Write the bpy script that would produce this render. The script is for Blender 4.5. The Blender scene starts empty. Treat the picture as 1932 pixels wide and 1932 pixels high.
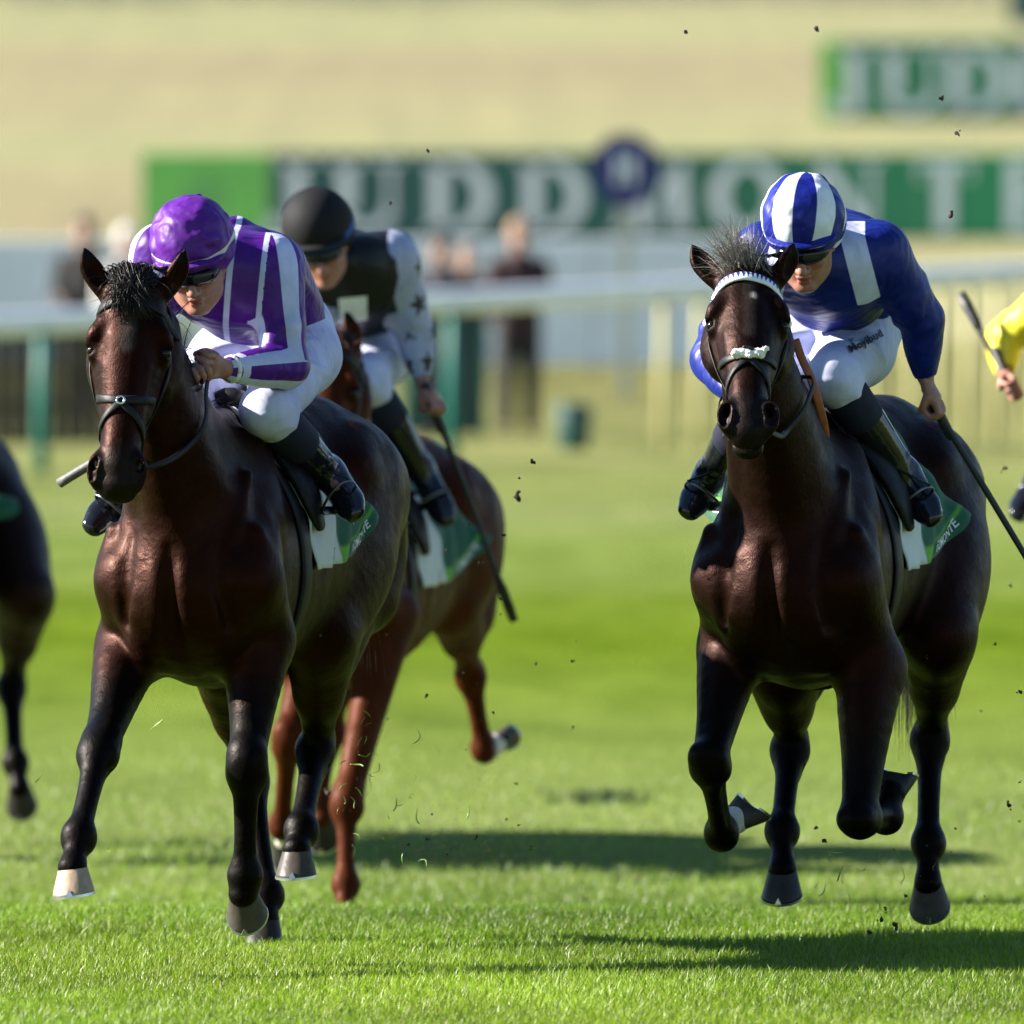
import bpy, math, random
import numpy as np
from mathutils import Vector, Matrix

random.seed(7)
rng = np.random.default_rng(7)
R = math.radians
scene = bpy.context.scene

# ------------------------------------------------------------------ camera
CAM_Z = 2.4
FPX = 23040.0                       # focal length measured in photograph pixels (1932 wide)
PITCH = math.atan(716.0 / FPX)
cam_data = bpy.data.cameras.new("camera")
cam = bpy.data.objects.new("camera", cam_data)
scene.collection.objects.link(cam)
cam.location = (0, 0, CAM_Z)
cam.rotation_euler = (math.pi / 2 - PITCH, 0, 0)
cam_data.sensor_width = 36.0
cam_data.lens = FPX / 1932.0 * 36.0
cam_data.clip_start = 0.5
cam_data.clip_end = 3000.0
cam_data.dof.use_dof = True
cam_data.dof.focus_distance = 34.75
cam_data.dof.aperture_fstop = 3.7
scene.camera = cam

# ------------------------------------------------------------------ sky and sun
SUN_EL, SUN_AZ = R(28.0), R(-86.0)   # azimuth: angle from +Y towards +X of the direction TO the sun
sun_dir = Vector((math.sin(SUN_AZ) * math.cos(SUN_EL), math.cos(SUN_AZ) * math.cos(SUN_EL), math.sin(SUN_EL)))
world = bpy.data.worlds.new("World")
scene.world = world
world.use_nodes = True
wn = world.node_tree
for n in list(wn.nodes):
    wn.nodes.remove(n)
wo = wn.nodes.new("ShaderNodeOutputWorld")
wb = wn.nodes.new("ShaderNodeBackground")
ws = wn.nodes.new("ShaderNodeTexSky")
ws.sky_type = 'NISHITA'
ws.sun_disc = False
ws.sun_elevation = SUN_EL
ws.sun_rotation = SUN_AZ
wn.links.new(ws.outputs[0], wb.inputs[0])
wn.links.new(wb.outputs[0], wo.inputs[0])
wb.inputs[1].default_value = 0.05
ws.air_density = 1.0
ws.dust_density = 0.0
ws.ozone_density = 4.0
sd = bpy.data.lights.new("sun", 'SUN')
sd.energy = 5.0
sd.angle = R(0.53)
sd.color = (1.0, 0.93, 0.82)
sun = bpy.data.objects.new("sun", sd)
scene.collection.objects.link(sun)
sun.rotation_euler = sun_dir.to_track_quat('Z', 'Y').to_euler()
scene.view_settings.view_transform = 'Standard'
scene.view_settings.look = 'None'
scene.view_settings.exposure = 1.8
scene.view_settings.gamma = 1.0
scene.view_settings.use_curve_mapping = False
scene.render.engine = 'CYCLES'
scene.cycles.use_denoising = True
scene.cycles.max_bounces = 6
scene.cycles.transparent_max_bounces = 8
scene.cycles.sample_clamp_indirect = 6.0

COL = scene.collection
CAMP = np.array([0, 0, CAM_Z])
cf = np.array([0, math.cos(PITCH), -math.sin(PITCH)])
cu = np.array([0, math.sin(PITCH), math.cos(PITCH)])
cr = np.array([1.0, 0, 0])


def ray(px, py):
    d = cf + cr * (px - 966) / FPX + cu * (966 - py) / FPX
    return d


def at(px, py, Y):
    """World point on the sight line of a photograph pixel at distance Y."""
    d = ray(px, py)
    return CAMP + d * (Y / d[1])


# ------------------------------------------------------------------ materials
MATS = {}


class NT:
    def __init__(self, name):
        self.m = bpy.data.materials.new(name)
        self.m.use_nodes = True
        self.t = self.m.node_tree
        self.b = self.t.nodes["Principled BSDF"]
        MATS[name] = self.m

    def n(self, typ, **kw):
        nd = self.t.nodes.new(typ)
        for k, v in kw.items():
            if k.startswith('i_'):
                key = k[2:]
                key = int(key) if key.isdigit() else key.replace('_', ' ')
                nd.inputs[key].default_value = v
            else:
                setattr(nd, k, v)
        return nd

    def l(self, a, b):
        self.t.links.new(a, b)

    def ramp(self, fac, stops):
        r = self.n("ShaderNodeValToRGB")
        e = r.color_ramp.elements
        while len(e) < len(stops):
            e.new(0.5)
        for i, (p, c) in enumerate(stops):
            e[i].position = p
            e[i].color = tuple(c) + (1,) if len(c) == 3 else c
        self.l(fac, r.inputs[0])
        return r.outputs[0]

    def mix(self, fac, a, b, mode='MIX'):
        m = self.n("ShaderNodeMix", data_type='RGBA', blend_type=mode)
        m.clamp_result = mode == 'ADD'
        for sock, v in ((m.inputs[0], fac), (m.inputs[6], a), (m.inputs[7], b)):
            if hasattr(v, 'is_output'):
                self.l(v, sock)
            elif isinstance(v, (int, float)):
                sock.default_value = v
            else:
                sock.default_value = tuple(v) + (1,)
        return m.outputs[2]

    def noise(self, scale, detail=3, rough=0.5, vec=None, dist=0.0):
        nz = self.n("ShaderNodeTexNoise")
        nz.inputs['Scale'].default_value = scale
        nz.inputs['Detail'].default_value = detail
        nz.inputs['Roughness'].default_value = rough
        nz.inputs['Distortion'].default_value = dist
        if vec is not None:
            self.l(vec, nz.inputs['Vector'])
        return nz.outputs[0]

    def obj(self, scale=(1, 1, 1), rot=(0, 0, 0)):
        tc = self.n("ShaderNodeTexCoord")
        mp = self.n("ShaderNodeMapping")
        mp.inputs['Scale'].default_value = scale
        mp.inputs['Rotation'].default_value = rot
        self.l(tc.outputs['Object'], mp.inputs[0])
        return mp.outputs[0]

    def bump(self, h, strength, dist=0.01):
        b = self.n("ShaderNodeBump")
        b.inputs['Strength'].default_value = strength
        b.inputs['Distance'].default_value = dist
        self.l(h, b.inputs['Height'])
        self.l(b.outputs[0], self.b.inputs['Normal'])

    def attr(self, name, out='Fac'):
        a = self.n("ShaderNodeAttribute", attribute_name=name)
        return a.outputs[out]

    def mask(self, name, w=0.0012):
        mr = self.n("ShaderNodeMapRange")
        mr.inputs[1].default_value = -w
        mr.inputs[2].default_value = w
        self.l(self.attr(name), mr.inputs[0])
        return mr.outputs[0]

    def math(self, op, a, b):
        m = self.n("ShaderNodeMath", operation=op)
        for s, v in ((m.inputs[0], a), (m.inputs[1], b)):
            if hasattr(v, 'is_output'):
                self.l(v, s)
            else:
                s.default_value = v
        return m.outputs[0]

    def set(self, **kw):
        for k, v in kw.items():
            s = self.b.inputs[k.replace('_', ' ')]
            if hasattr(v, 'is_output'):
                self.l(v, s)
            else:
                s.default_value = tuple(v) + (1,) if isinstance(v, tuple) and len(v) == 3 else v
        return self


def simple(name, col, rough=0.5, var=0.15, nscale=30, bump=0.0, bscale=200, **kw):
    t = NT(name)
    v = t.noise(nscale, 4, 0.6, t.obj())
    c = t.ramp(v, [(0.3, tuple(x * (1 - var) for x in col)), (0.7, tuple(min(1, x * (1 + var)) for x in col))])
    t.set(Base_Color=c, Roughness=rough, **kw)
    if bump:
        t.bump(t.noise(bscale, 3, 0.5, t.obj()), bump, 0.004)
    return t.m


# ------------------------------------------------------------------ object helpers
def mesh_obj(name, V, faces, mat=None, parent=None, smooth=True, attrs=None, mats=None, fmat=None):
    """faces: list of (n,k) int arrays (k = 3 or 4) or a python list of tuples."""
    me = bpy.data.meshes.new(name)
    V = np.asarray(V, dtype=np.float32)
    if isinstance(faces, np.ndarray):
        faces = [faces]
    if len(faces) and isinstance(faces[0], np.ndarray):
        loops = np.concatenate([f.ravel() for f in faces]).astype(np.int32)
        tot = np.concatenate([np.full(len(f), f.shape[1]) for f in faces]).astype(np.int32)
        st = np.concatenate([[0], np.cumsum(tot)[:-1]]).astype(np.int32)
        me.vertices.add(len(V))
        me.vertices.foreach_set("co", V.ravel())
        me.loops.add(len(loops))
        me.loops.foreach_set("vertex_index", loops)
        me.polygons.add(len(tot))
        me.polygons.foreach_set("loop_start", st)
        me.polygons.foreach_set("loop_total", tot)
        me.update(calc_edges=True)
    else:
        me.from_pydata([tuple(map(float, v)) for v in V], [], faces)
        me.update()
    if smooth:
        me.polygons.foreach_set("use_smooth", np.ones(len(me.polygons), dtype=bool))
    for k, a in (attrs or {}).items():
        a = np.asarray(a, dtype=np.float32)
        if a.ndim == 1:
            at_ = me.attributes.new(k, 'FLOAT', 'POINT')
            at_.data.foreach_set("value", a)
        else:
            at_ = me.attributes.new(k, 'FLOAT_COLOR', 'POINT')
            c = np.ones((len(V), 4), np.float32)
            c[:, :3] = a
            at_.data.foreach_set("color", c.ravel())
    for m in (mats or ([mat] if mat else [])):
        me.materials.append(MATS[m] if isinstance(m, str) else m)
    if fmat is not None:
        me.polygons.foreach_set("material_index", np.asarray(fmat, dtype=np.int32))
    o = bpy.data.objects.new(name, me)
    COL.objects.link(o)
    if parent is not None:
        o.parent = parent
    return o


def tag(o, label=None, cat=None, group=None, kind=None):
    if label:
        o["label"] = label
    if cat:
        o["category"] = cat
    if group:
        o["group"] = group
    if kind:
        o["kind"] = kind
    return o


def empty(name, loc=(0, 0, 0), rz=0.0):
    o = bpy.data.objects.new(name, None)
    o.empty_display_size = 0.2
    COL.objects.link(o)
    o.location = loc
    o.rotation_euler = (0, 0, rz)
    return o


def copy_tree(o, parent=None):
    c = o.copy()
    COL.objects.link(c)
    c.parent = parent
    for ch in o.children:
        copy_tree(ch, c)
    return c


class MB:
    """Collects simple shapes into one mesh."""
    def __init__(self):
        self.v, self.f = [], []

    def add(self, V, F):
        o = len(self.v)
        self.v += [tuple(map(float, p)) for p in V]
        self.f += [tuple(i + o for i in q) for q in F]
        return self

    def box(self, lo, hi, M=None, bev=0.0):
        x0, y0, z0 = lo
        x1, y1, z1 = hi
        b = bev
        if b <= 0:
            V = [(x, y, z) for z in (z0, z1) for y in (y0, y1) for x in (x0, x1)]
            F = [(0, 2, 3, 1), (4, 5, 7, 6), (0, 1, 5, 4), (2, 6, 7, 3), (0, 4, 6, 2), (1, 3, 7, 5)]
        else:
            V, F = [], []
            for z, i in ((z0, b), (z0 + b, 0), (z1 - b, 0), (z1, b)):
                V += [(x0 + i + b * (i == 0) * 0, y0 + i, z), (x1 - i, y0 + i, z), (x1 - i, y1 - i, z), (x0 + i, y1 - i, z)]
            for k in range(3):
                for j in range(4):
                    F.append((4 * k + j, 4 * k + (j + 1) % 4, 4 * k + 4 + (j + 1) % 4, 4 * k + 4 + j))
            F += [(3, 2, 1, 0), (12, 13, 14, 15)]
        if M is not None:
            V = [tuple(M @ Vector(p)) for p in V]
        return self.add(V, F)

    def tube(self, P, r, n=8, cap=True, flat=None):
        P = np.asarray(P, float)
        m = len(P)
        r = np.broadcast_to(np.asarray(r, float), (m,))
        T = np.gradient(P, axis=0)
        T /= np.linalg.norm(T, axis=1, keepdims=True) + 1e-9
        up = np.array([0.13, 0.21, 0.97])
        if abs(T[0] @ up) > 0.9:
            up = np.array([0.97, 0.1, 0.2])
        V = []
        for i in range(m):
            a = np.cross(T[i], up)
            a /= np.linalg.norm(a) + 1e-9
            b = np.cross(a, T[i])
            up = b
            for k in range(n):
                t = 2 * math.pi * k / n
                V.append(P[i] + r[i] * (a * math.cos(t) + b * math.sin(t)))
        F = [(i * n + k, i * n + (k + 1) % n, (i + 1) * n + (k + 1) % n, (i + 1) * n + k) for i in range(m - 1) for k in range(n)]
        if cap:
            F += [tuple(range(n - 1, -1, -1)), tuple(range((m - 1) * n, m * n))]
        return self.add(V, F)

    def strap(self, P, N, w, t):
        """Flat strap along P with outward normals N, width w, thickness t."""
        P = np.asarray(P, float)
        N = np.asarray(N, float)
        m = len(P)
        w = np.broadcast_to(np.asarray(w, float), (m,))
        T = np.gradient(P, axis=0)
        T /= np.linalg.norm(T, axis=1, keepdims=True) + 1e-9
        V = []
        for i in range(m):
            nn = N[i] - T[i] * (N[i] @ T[i])
            nn /= np.linalg.norm(nn) + 1e-9
            s = np.cross(T[i], nn)
            for a, b in ((-.5, 0), (-.5, .6), (-.32, 1), (.32, 1), (.5, .6), (.5, 0)):
                V.append(P[i] + s * a * w[i] + nn * b * t)
        k = 6
        F = [(i * k + j, i * k + (j + 1) % k, (i + 1) * k + (j + 1) % k, (i + 1) * k + j) for i in range(m - 1) for j in range(k)]
        F += [tuple(range(k - 1, -1, -1)), tuple(range((m - 1) * k, m * k))]
        return self.add(V, F)

    def torus(self, c, axis, R0, r, n=20, k=8, arc=(0, 2 * math.pi)):
        a = np.asarray(axis, float)
        a /= np.linalg.norm(a)
        u = np.cross(a, [0.3, 0.2, 0.93])
        u /= np.linalg.norm(u)
        v = np.cross(a, u)
        t = np.linspace(arc[0], arc[1], n + 1)
        P = [np.asarray(c) + R0 * (u * math.cos(x) + v * math.sin(x)) for x in t]
        return self.tube(P, r, k)

    def build(self, name, mat, parent=None, smooth=True):
        return mesh_obj(name, np.array(self.v), self.f, mat, parent, smooth)


def cr_spline(P, n):
    """Catmull-Rom through the rows of P, n steps per span (all columns)."""
    P = np.asarray(P, float)
    if len(P) < 3:
        t = np.linspace(0, 1, n + 1)[:, None]
        return P[0] * (1 - t) + P[-1] * t
    Q = np.vstack([2 * P[0] - P[1], P, 2 * P[-1] - P[-2]])
    out = []
    for i in range(1, len(Q) - 2):
        p0, p1, p2, p3 = Q[i - 1], Q[i], Q[i + 1], Q[i + 2]
        for s in np.arange(n) / n:
            out.append(0.5 * (2 * p1 + (p2 - p0) * s + (2 * p0 - 5 * p1 + 4 * p2 - p3) * s * s + (3 * p1 - p0 - 3 * p2 + p3) * s ** 3))
    out.append(P[-1])
    return np.array(out)


# ------------------------------------------------------------------ signed distance sculpting
class Field:
    def __init__(self, lo, hi, h):
        self.ax = [np.arange(lo[i] - 4 * h, hi[i] + 4 * h, h).astype(np.float32) for i in range(3)]
        self.h = h
        self.d = np.full([len(a) for a in self.ax], 1.0, np.float32)

    def _sl(self, lo, hi):
        s = []
        for i in range(3):
            a = int(np.searchsorted(self.ax[i], lo[i]))
            b = int(np.searchsorted(self.ax[i], hi[i]))
            if b - a < 1:
                return None
            s.append(slice(a, b))
        return tuple(s)

    def _grid(self, s):
        return (self.ax[0][s[0]][:, None, None], self.ax[1][s[1]][None, :, None], self.ax[2][s[2]][None, None, :])

    def _comb(self, s, e, k, op):
        D = self.d[s]
        if op == 'add':
            if k > 0:
                hh = np.maximum(k - np.abs(D - e), 0) / k
                D[...] = np.minimum(D, e) - hh * hh * (k * .25)
            else:
                np.minimum(D, e, out=D)
        else:
            e = -e
            if k > 0:
                hh = np.maximum(k - np.abs(D - e), 0) / k
                D[...] = np.maximum(D, e) + hh * hh * (k * .25)
            else:
                np.maximum(D, e, out=D)

    def chain(self, P, k=0.03, n=3, lat=None, op='add', grow=0.0):
        """P rows: x,y,z,r or x,y,z,a,b (a = radius along lat, b = radius across)."""
        P = np.array([tuple(q) if len(q) == 5 else tuple(q) + (q[3],) for q in P], float)
        if len(P) == 1:
            P = np.vstack([P, P + np.array([1e-4, 0, 0, 0, 0])])
        Q = cr_spline(P, n if len(P) > 2 else 1) if n > 1 else P
        Q = Q.copy()
        Q[:, 3:] = np.maximum(Q[:, 3:] + grow, 0.002)
        L = np.array([0, 1.0, 0]) if lat is None else np.asarray(lat, float)
        rm = Q[:, 3:].max(axis=1)
        m = k + 2 * self.h
        lo = (Q[:, :3] - rm[:, None]).min(0) - m
        hi = (Q[:, :3] + rm[:, None]).max(0) + m
        S = self._sl(lo, hi)
        if S is None:
            return
        E = np.full([x.stop - x.start for x in S], 9.0, np.float32)
        for i in range(len(Q) - 1):
            A, B = Q[i], Q[i + 1]
            r = max(rm[i], rm[i + 1]) + m
            s = self._sl(np.minimum(A[:3], B[:3]) - r, np.maximum(A[:3], B[:3]) + r)
            if s is None:
                continue
            x, y, z = self._grid(s)
            D = B[:3] - A[:3]
            dd = float(D @ D) + 1e-12
            px, py, pz = x - np.float32(A[0]), y - np.float32(A[1]), z - np.float32(A[2])
            t = np.clip((px * np.float32(D[0]) + py * np.float32(D[1]) + pz * np.float32(D[2])) / np.float32(dd), 0, 1)
            qx, qy, qz = px - t * np.float32(D[0]), py - t * np.float32(D[1]), pz - t * np.float32(D[2])
            q2 = qx * qx + qy * qy + qz * qz
            a = np.float32(A[3]) + t * np.float32(B[3] - A[3])
            if abs(A[3] - A[4]) < 1e-6 and abs(B[3] - B[4]) < 1e-6:
                e = np.sqrt(q2) - a
            else:
                b = np.float32(A[4]) + t * np.float32(B[4] - A[4])
                l = L - D * (L @ D) / dd if dd > 1e-6 else L
                l = (l / (np.linalg.norm(l) + 1e-9)).astype(np.float32)
                u = qx * l[0] + qy * l[1] + qz * l[2]
                u *= u
                w = np.maximum(q2 - u, 0)
                a2, b2 = a * a, b * b
                k0 = np.sqrt(u / a2 + w / b2)
                k1 = np.sqrt(u / (a2 * a2) + w / (b2 * b2)) + 1e-6
                e = k0 * (k0 - 1) / k1
            ss = tuple(slice(s[j].start - S[j].start, s[j].stop - S[j].start) for j in range(3))
            ss = tuple(slice(max(0, v.start), v.stop) for v in ss)
            sub = E[ss]
            e = e[tuple(slice(e.shape[j] - sub.shape[j], e.shape[j]) if s[j].start < S[j].start else slice(0, sub.shape[j]) for j in range(3))]
            np.minimum(sub, e, out=sub)
        self._comb(S, E, k, op)

    def ell(self, c, r, ax=None, k=0.02, op='add', grow=0.0):
        """Ellipsoid with centre c, radii r along the rows of ax."""
        c = np.asarray(c, float)
        r = np.asarray(r, float) + grow
        ax = np.eye(3) if ax is None else np.asarray(ax, float)
        e = np.sqrt(((ax * r[:, None]) ** 2).sum(0)) + k + 2 * self.h
        s = self._sl(c - e, c + e)
        if s is None:
            return
        x, y, z = self._grid(s)
        x, y, z = x - np.float32(c[0]), y - np.float32(c[1]), z - np.float32(c[2])
        k0 = 0
        k1 = 0
        for i in range(3):
            u = x * np.float32(ax[i][0]) + y * np.float32(ax[i][1]) + z * np.float32(ax[i][2])
            k0 = k0 + (u / np.float32(r[i])) ** 2
            k1 = k1 + (u / np.float32(r[i] ** 2)) ** 2
        k0 = np.sqrt(k0)
        self._comb(s, k0 * (k0 - 1) / (np.sqrt(k1) + 1e-6), k, op)

    def sample(self, p):
        p = np.asarray(p, float)
        i, f = [], []
        for j in range(3):
            u = (p[j] - self.ax[j][0]) / self.h
            a = int(min(max(math.floor(u), 0), len(self.ax[j]) - 2))
            i.append(a)
            f.append(min(max(u - a, 0), 1))
        c = self.d[i[0]:i[0] + 2, i[1]:i[1] + 2, i[2]:i[2] + 2]
        c = c[0] * (1 - f[0]) + c[1] * f[0]
        c = c[0] * (1 - f[1]) + c[1] * f[1]
        return float(c[0] * (1 - f[2]) + c[1] * f[2])

    def normal(self, p, e=0.012):
        g = np.array([self.sample(p + np.eye(3)[i] * e) - self.sample(p - np.eye(3)[i] * e) for i in range(3)])
        return g / (np.linalg.norm(g) + 1e-9)

    def hit(self, o, d, tmax, step=0.005):
        """First surface point along o + t d."""
        o = np.asarray(o, float)
        d = np.asarray(d, float)
        d = d / np.linalg.norm(d)
        t = 0.0
        while t < tmax:
            v = self.sample(o + d * t)
            if v < 0.0005:
                break
            t += max(min(v * 0.8, 0.05), step * .5)
        p = o + d * t
        return p, self.normal(p)

    def out(self, c, d, rmax):
        """Outermost surface point on the ray from inside point c along d."""
        d = np.asarray(d, float) / np.linalg.norm(d)
        return self.hit(np.asarray(c) + d * rmax, -d, rmax)

    def mesh(self, smooth=1):
        d = self.d
        ins = d < 0
        nx, ny, nz = d.shape
        c = np.zeros((nx - 1, ny - 1, nz - 1), np.uint8)
        for a in (0, 1):
            for b in (0, 1):
                for e in (0, 1):
                    c += ins[a:nx - 1 + a, b:ny - 1 + b, e:nz - 1 + e]
        I = np.argwhere((c > 0) & (c < 8))
        idx = np.full(c.shape, -1, np.int32)
        idx[I[:, 0], I[:, 1], I[:, 2]] = np.arange(len(I))
        acc = np.zeros((len(I), 3), np.float32)
        cnt = np.zeros(len(I), np.float32)
        corners = {(a, b, e): d[I[:, 0] + a, I[:, 1] + b, I[:, 2] + e] for a in (0, 1) for b in (0, 1) for e in (0, 1)}
        for p in corners:
            for axis in range(3):
                if p[axis] == 0:
                    q = list(p)
                    q[axis] = 1
                    va, vb = corners[p], corners[tuple(q)]
                    m = (va < 0) != (vb < 0)
                    t = np.where(m, va / np.where(m, va - vb, 1), 0)
                    base = np.array(p, np.float32)[None, :].repeat(len(I), 0)
                    base[:, axis] += t
                    acc += base * m[:, None]
                    cnt += m
        V = I + acc / cnt[:, None]
        o0 = np.array([a[0] for a in self.ax])
        V = (V * self.h + o0).astype(np.float32)
        F = []
        for axis in range(3):
            sl0 = [slice(1, -1)] * 3
            sl0[axis] = slice(0, -1)
            sl1 = [slice(1, -1)] * 3
            sl1[axis] = slice(1, None)
            a, b = ins[tuple(sl0)], ins[tuple(sl1)]
            E = np.argwhere(a != b)
            flip = a[E[:, 0], E[:, 1], E[:, 2]]
            off = np.ones(3, int)
            off[axis] = 0
            E = E + off
            u, v = [(1, 2), (2, 0), (0, 1)][axis]
            q = []
            for du, dv in ((-1, -1), (0, -1), (0, 0), (-1, 0)):
                G = E.copy()
                G[:, u] += du
                G[:, v] += dv
                q.append(idx[G[:, 0], G[:, 1], G[:, 2]])
            q = np.stack(q, 1)
            q[~flip] = q[~flip][:, ::-1]
            F.append(q)
        F = np.concatenate(F)
        F = F[(F >= 0).all(1)]
        for _ in range(smooth):
            e = np.concatenate([F[:, [0, 1]], F[:, [1, 2]], F[:, [2, 3]], F[:, [3, 0]]])
            s = np.zeros((len(V), 3))
            n = np.bincount(e.ravel(), minlength=len(V)).astype(np.float32)
            for j in range(3):
                s[:, j] = np.bincount(e[:, 0], V[e[:, 1], j], len(V)) + np.bincount(e[:, 1], V[e[:, 0], j], len(V))
            V = (0.5 * V + 0.5 * s / np.maximum(n, 1)[:, None]).astype(np.float32)
        return V, F


def seg_dist(V, A, B):
    A, B = np.asarray(A, float)[:3], np.asarray(B, float)[:3]
    D = B - A
    t = np.clip(((V - A) @ D) / (D @ D + 1e-12), 0, 1)
    return np.linalg.norm(V - A - t[:, None] * D, axis=1), t


def paint(col, V, A, B, r, c, soft=0.04):
    dist, _ = seg_dist(V, A, B)
    w = np.clip((r - dist) / soft + 0.5, 0, 1)
    w = (w * w * (3 - 2 * w))[:, None]
    return col * (1 - w) + np.asarray(c) * w


def unit(v):
    v = np.asarray(v, float)
    return v / (np.linalg.norm(v) + 1e-12)


class Frame:
    """Local frame of a horse: f forward, l to its left, z up, origin on the ground."""
    def __init__(self, px, Y, yaw, z0=0.0):
        w = at(px, 1000, Y)
        self.O = np.array([w[0], Y, z0])
        self.yaw = yaw
        self.F = np.array([-math.sin(yaw), -math.cos(yaw), 0])
        self.L = np.array([math.cos(yaw), -math.sin(yaw), 0])
        self.U = np.array([0, 0, 1.0])
        self.rz = math.atan2(self.F[1], self.F[0])

    def J(self, px, py, f):
        d = ray(px, py)
        t = (f - (CAMP - self.O) @ self.F) / (d @ self.F)
        p = CAMP + d * t - self.O
        return np.array([p @ self.F, p @ self.L, p[2]])

    def ray_local(self, px, py):
        d = ray(px, py)
        o = CAMP - self.O
        return np.array([o @ self.F, o @ self.L, o[2]]), np.array([d @ self.F, d @ self.L, d[2]])

HRES = 0.0065
JRES = 0.0055

# ------------------------------------------------------------------ horse materials
def coat_material(name, rough=0.45, spec=0.19, tint=(150, 120, 105)):
    t = NT(name)
    v = t.obj()
    col = t.attr("col", 'Color')
    big = t.noise(6, 3, 0.55, v)
    fine = t.noise(90, 2, 0.6, t.obj((1, 1, .35)))
    c = t.mix(1.0, col, t.ramp(big, [(0.3, (.72, .70, .68)), (0.75, (1.2, 1.15, 1.1))]), 'MULTIPLY')
    c = t.mix(0.5, c, t.ramp(fine, [(0.35, (.75, .75, .75)), (0.7, (1.2, 1.2, 1.2))]), 'MULTIPLY')
    rr = t.ramp(t.noise(14, 3, 0.6, v), [(0.3, (rough - .07,) * 3), (0.75, (rough + .14,) * 3)])
    t.set(Base_Color=c, Roughness=rr)
    t.b.inputs['Specular IOR Level'].default_value = spec
    t.l(t.mix(1.0, t.mix(1.0, col, tint, 'MULTIPLY'), (.12, .10, .10), 'ADD'), t.b.inputs['Specular Tint'])
    t.b.inputs['Coat Weight'].default_value = .012
    t.b.inputs['Coat Roughness'].default_value = .24
    veins = t.n("ShaderNodeTexVoronoi", feature='DISTANCE_TO_EDGE')
    veins.inputs['Scale'].default_value = 5.5
    wv = t.n("ShaderNodeMix", data_type='VECTOR')
    wv.inputs[0].default_value = .14
    nz = t.n("ShaderNodeTexNoise")
    nz.inputs['Scale'].default_value = 7
    t.l(v, wv.inputs[4])
    t.l(v, nz.inputs['Vector'])
    t.l(nz.outputs['Color'], wv.inputs[5])
    t.l(wv.outputs[1], veins.inputs['Vector'])
    vr = t.ramp(veins.outputs['Distance'], [(0.0, (1, 1, 1)), (0.035, (0, 0, 0))])
    h = t.math('ADD', t.math('MULTIPLY', t.noise(19, 4, 0.6, v), 0.8), t.math('MULTIPLY', t.noise(260, 3, 0.7, t.obj((1, 1, .3))), 0.16))
    h = t.math('ADD', h, t.math('MULTIPLY', vr, .05))
    t.bump(h, 0.42, 0.014)
    return t.m


coat_material("coat_bay")
coat_material("coat_chestnut", .5, .16, (18, 14, 12))
simple("hoof_dark", (.022, .020, .019), 0.42, .35, 25, .25, 60)
simple("hoof_pale", (.34, .25, .17), 0.45, .3, 18, .25, 60)
simple("hoof_grey", (.060, .050, .043), 0.45, .3, 18, .25, 60)
simple("shoe_metal", (.62, .62, .62), 0.32, .15, 40, .1, 80, Metallic=1.0)
simple("leather_black", (.008, .008, .009), 0.5, .3, 40, .2, 160)
simple("strap_matte", (.010, .010, .011), .85, .3, 40, .2, 160)
simple("leather_tan", (.30, .075, .025), 0.5, .25, 40, .2, 160)
simple("steel", (.7, .7, .7), 0.22, .1, 40, 0, 80, Metallic=1.0)
simple("hair_black", (.012, .010, .009), 0.4, .3, 60)
simple("hair_grey", (.17, .155, .14), 0.45, .4, 60)
simple("hair_brown", (.07, .028, .012), 0.42, .4, 60)
simple("fleece", (.80, .79, .76), 0.95, .12, 60, .8, 90)
simple("nostril_dark", (.010, .006, .006), 0.6, .3, 30)
simple("teeth", (.72, .64, .48), 0.35, .15, 60)


def dull(name, v):
    MATS[name].node_tree.nodes['Principled BSDF'].inputs['Specular IOR Level'].default_value = v


for n_ in ('hair_black', 'leather_black', 'strap_matte', 'hair_grey', 'hoof_dark', 'hoof_grey'):
    dull(n_, .22)


def eye_mat():
    t = NT("horse_eye")
    t.set(Base_Color=(.006, .003, .002), Roughness=0.12)
    t.b.inputs['Specular IOR Level'].default_value = .3


eye_mat()


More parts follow.
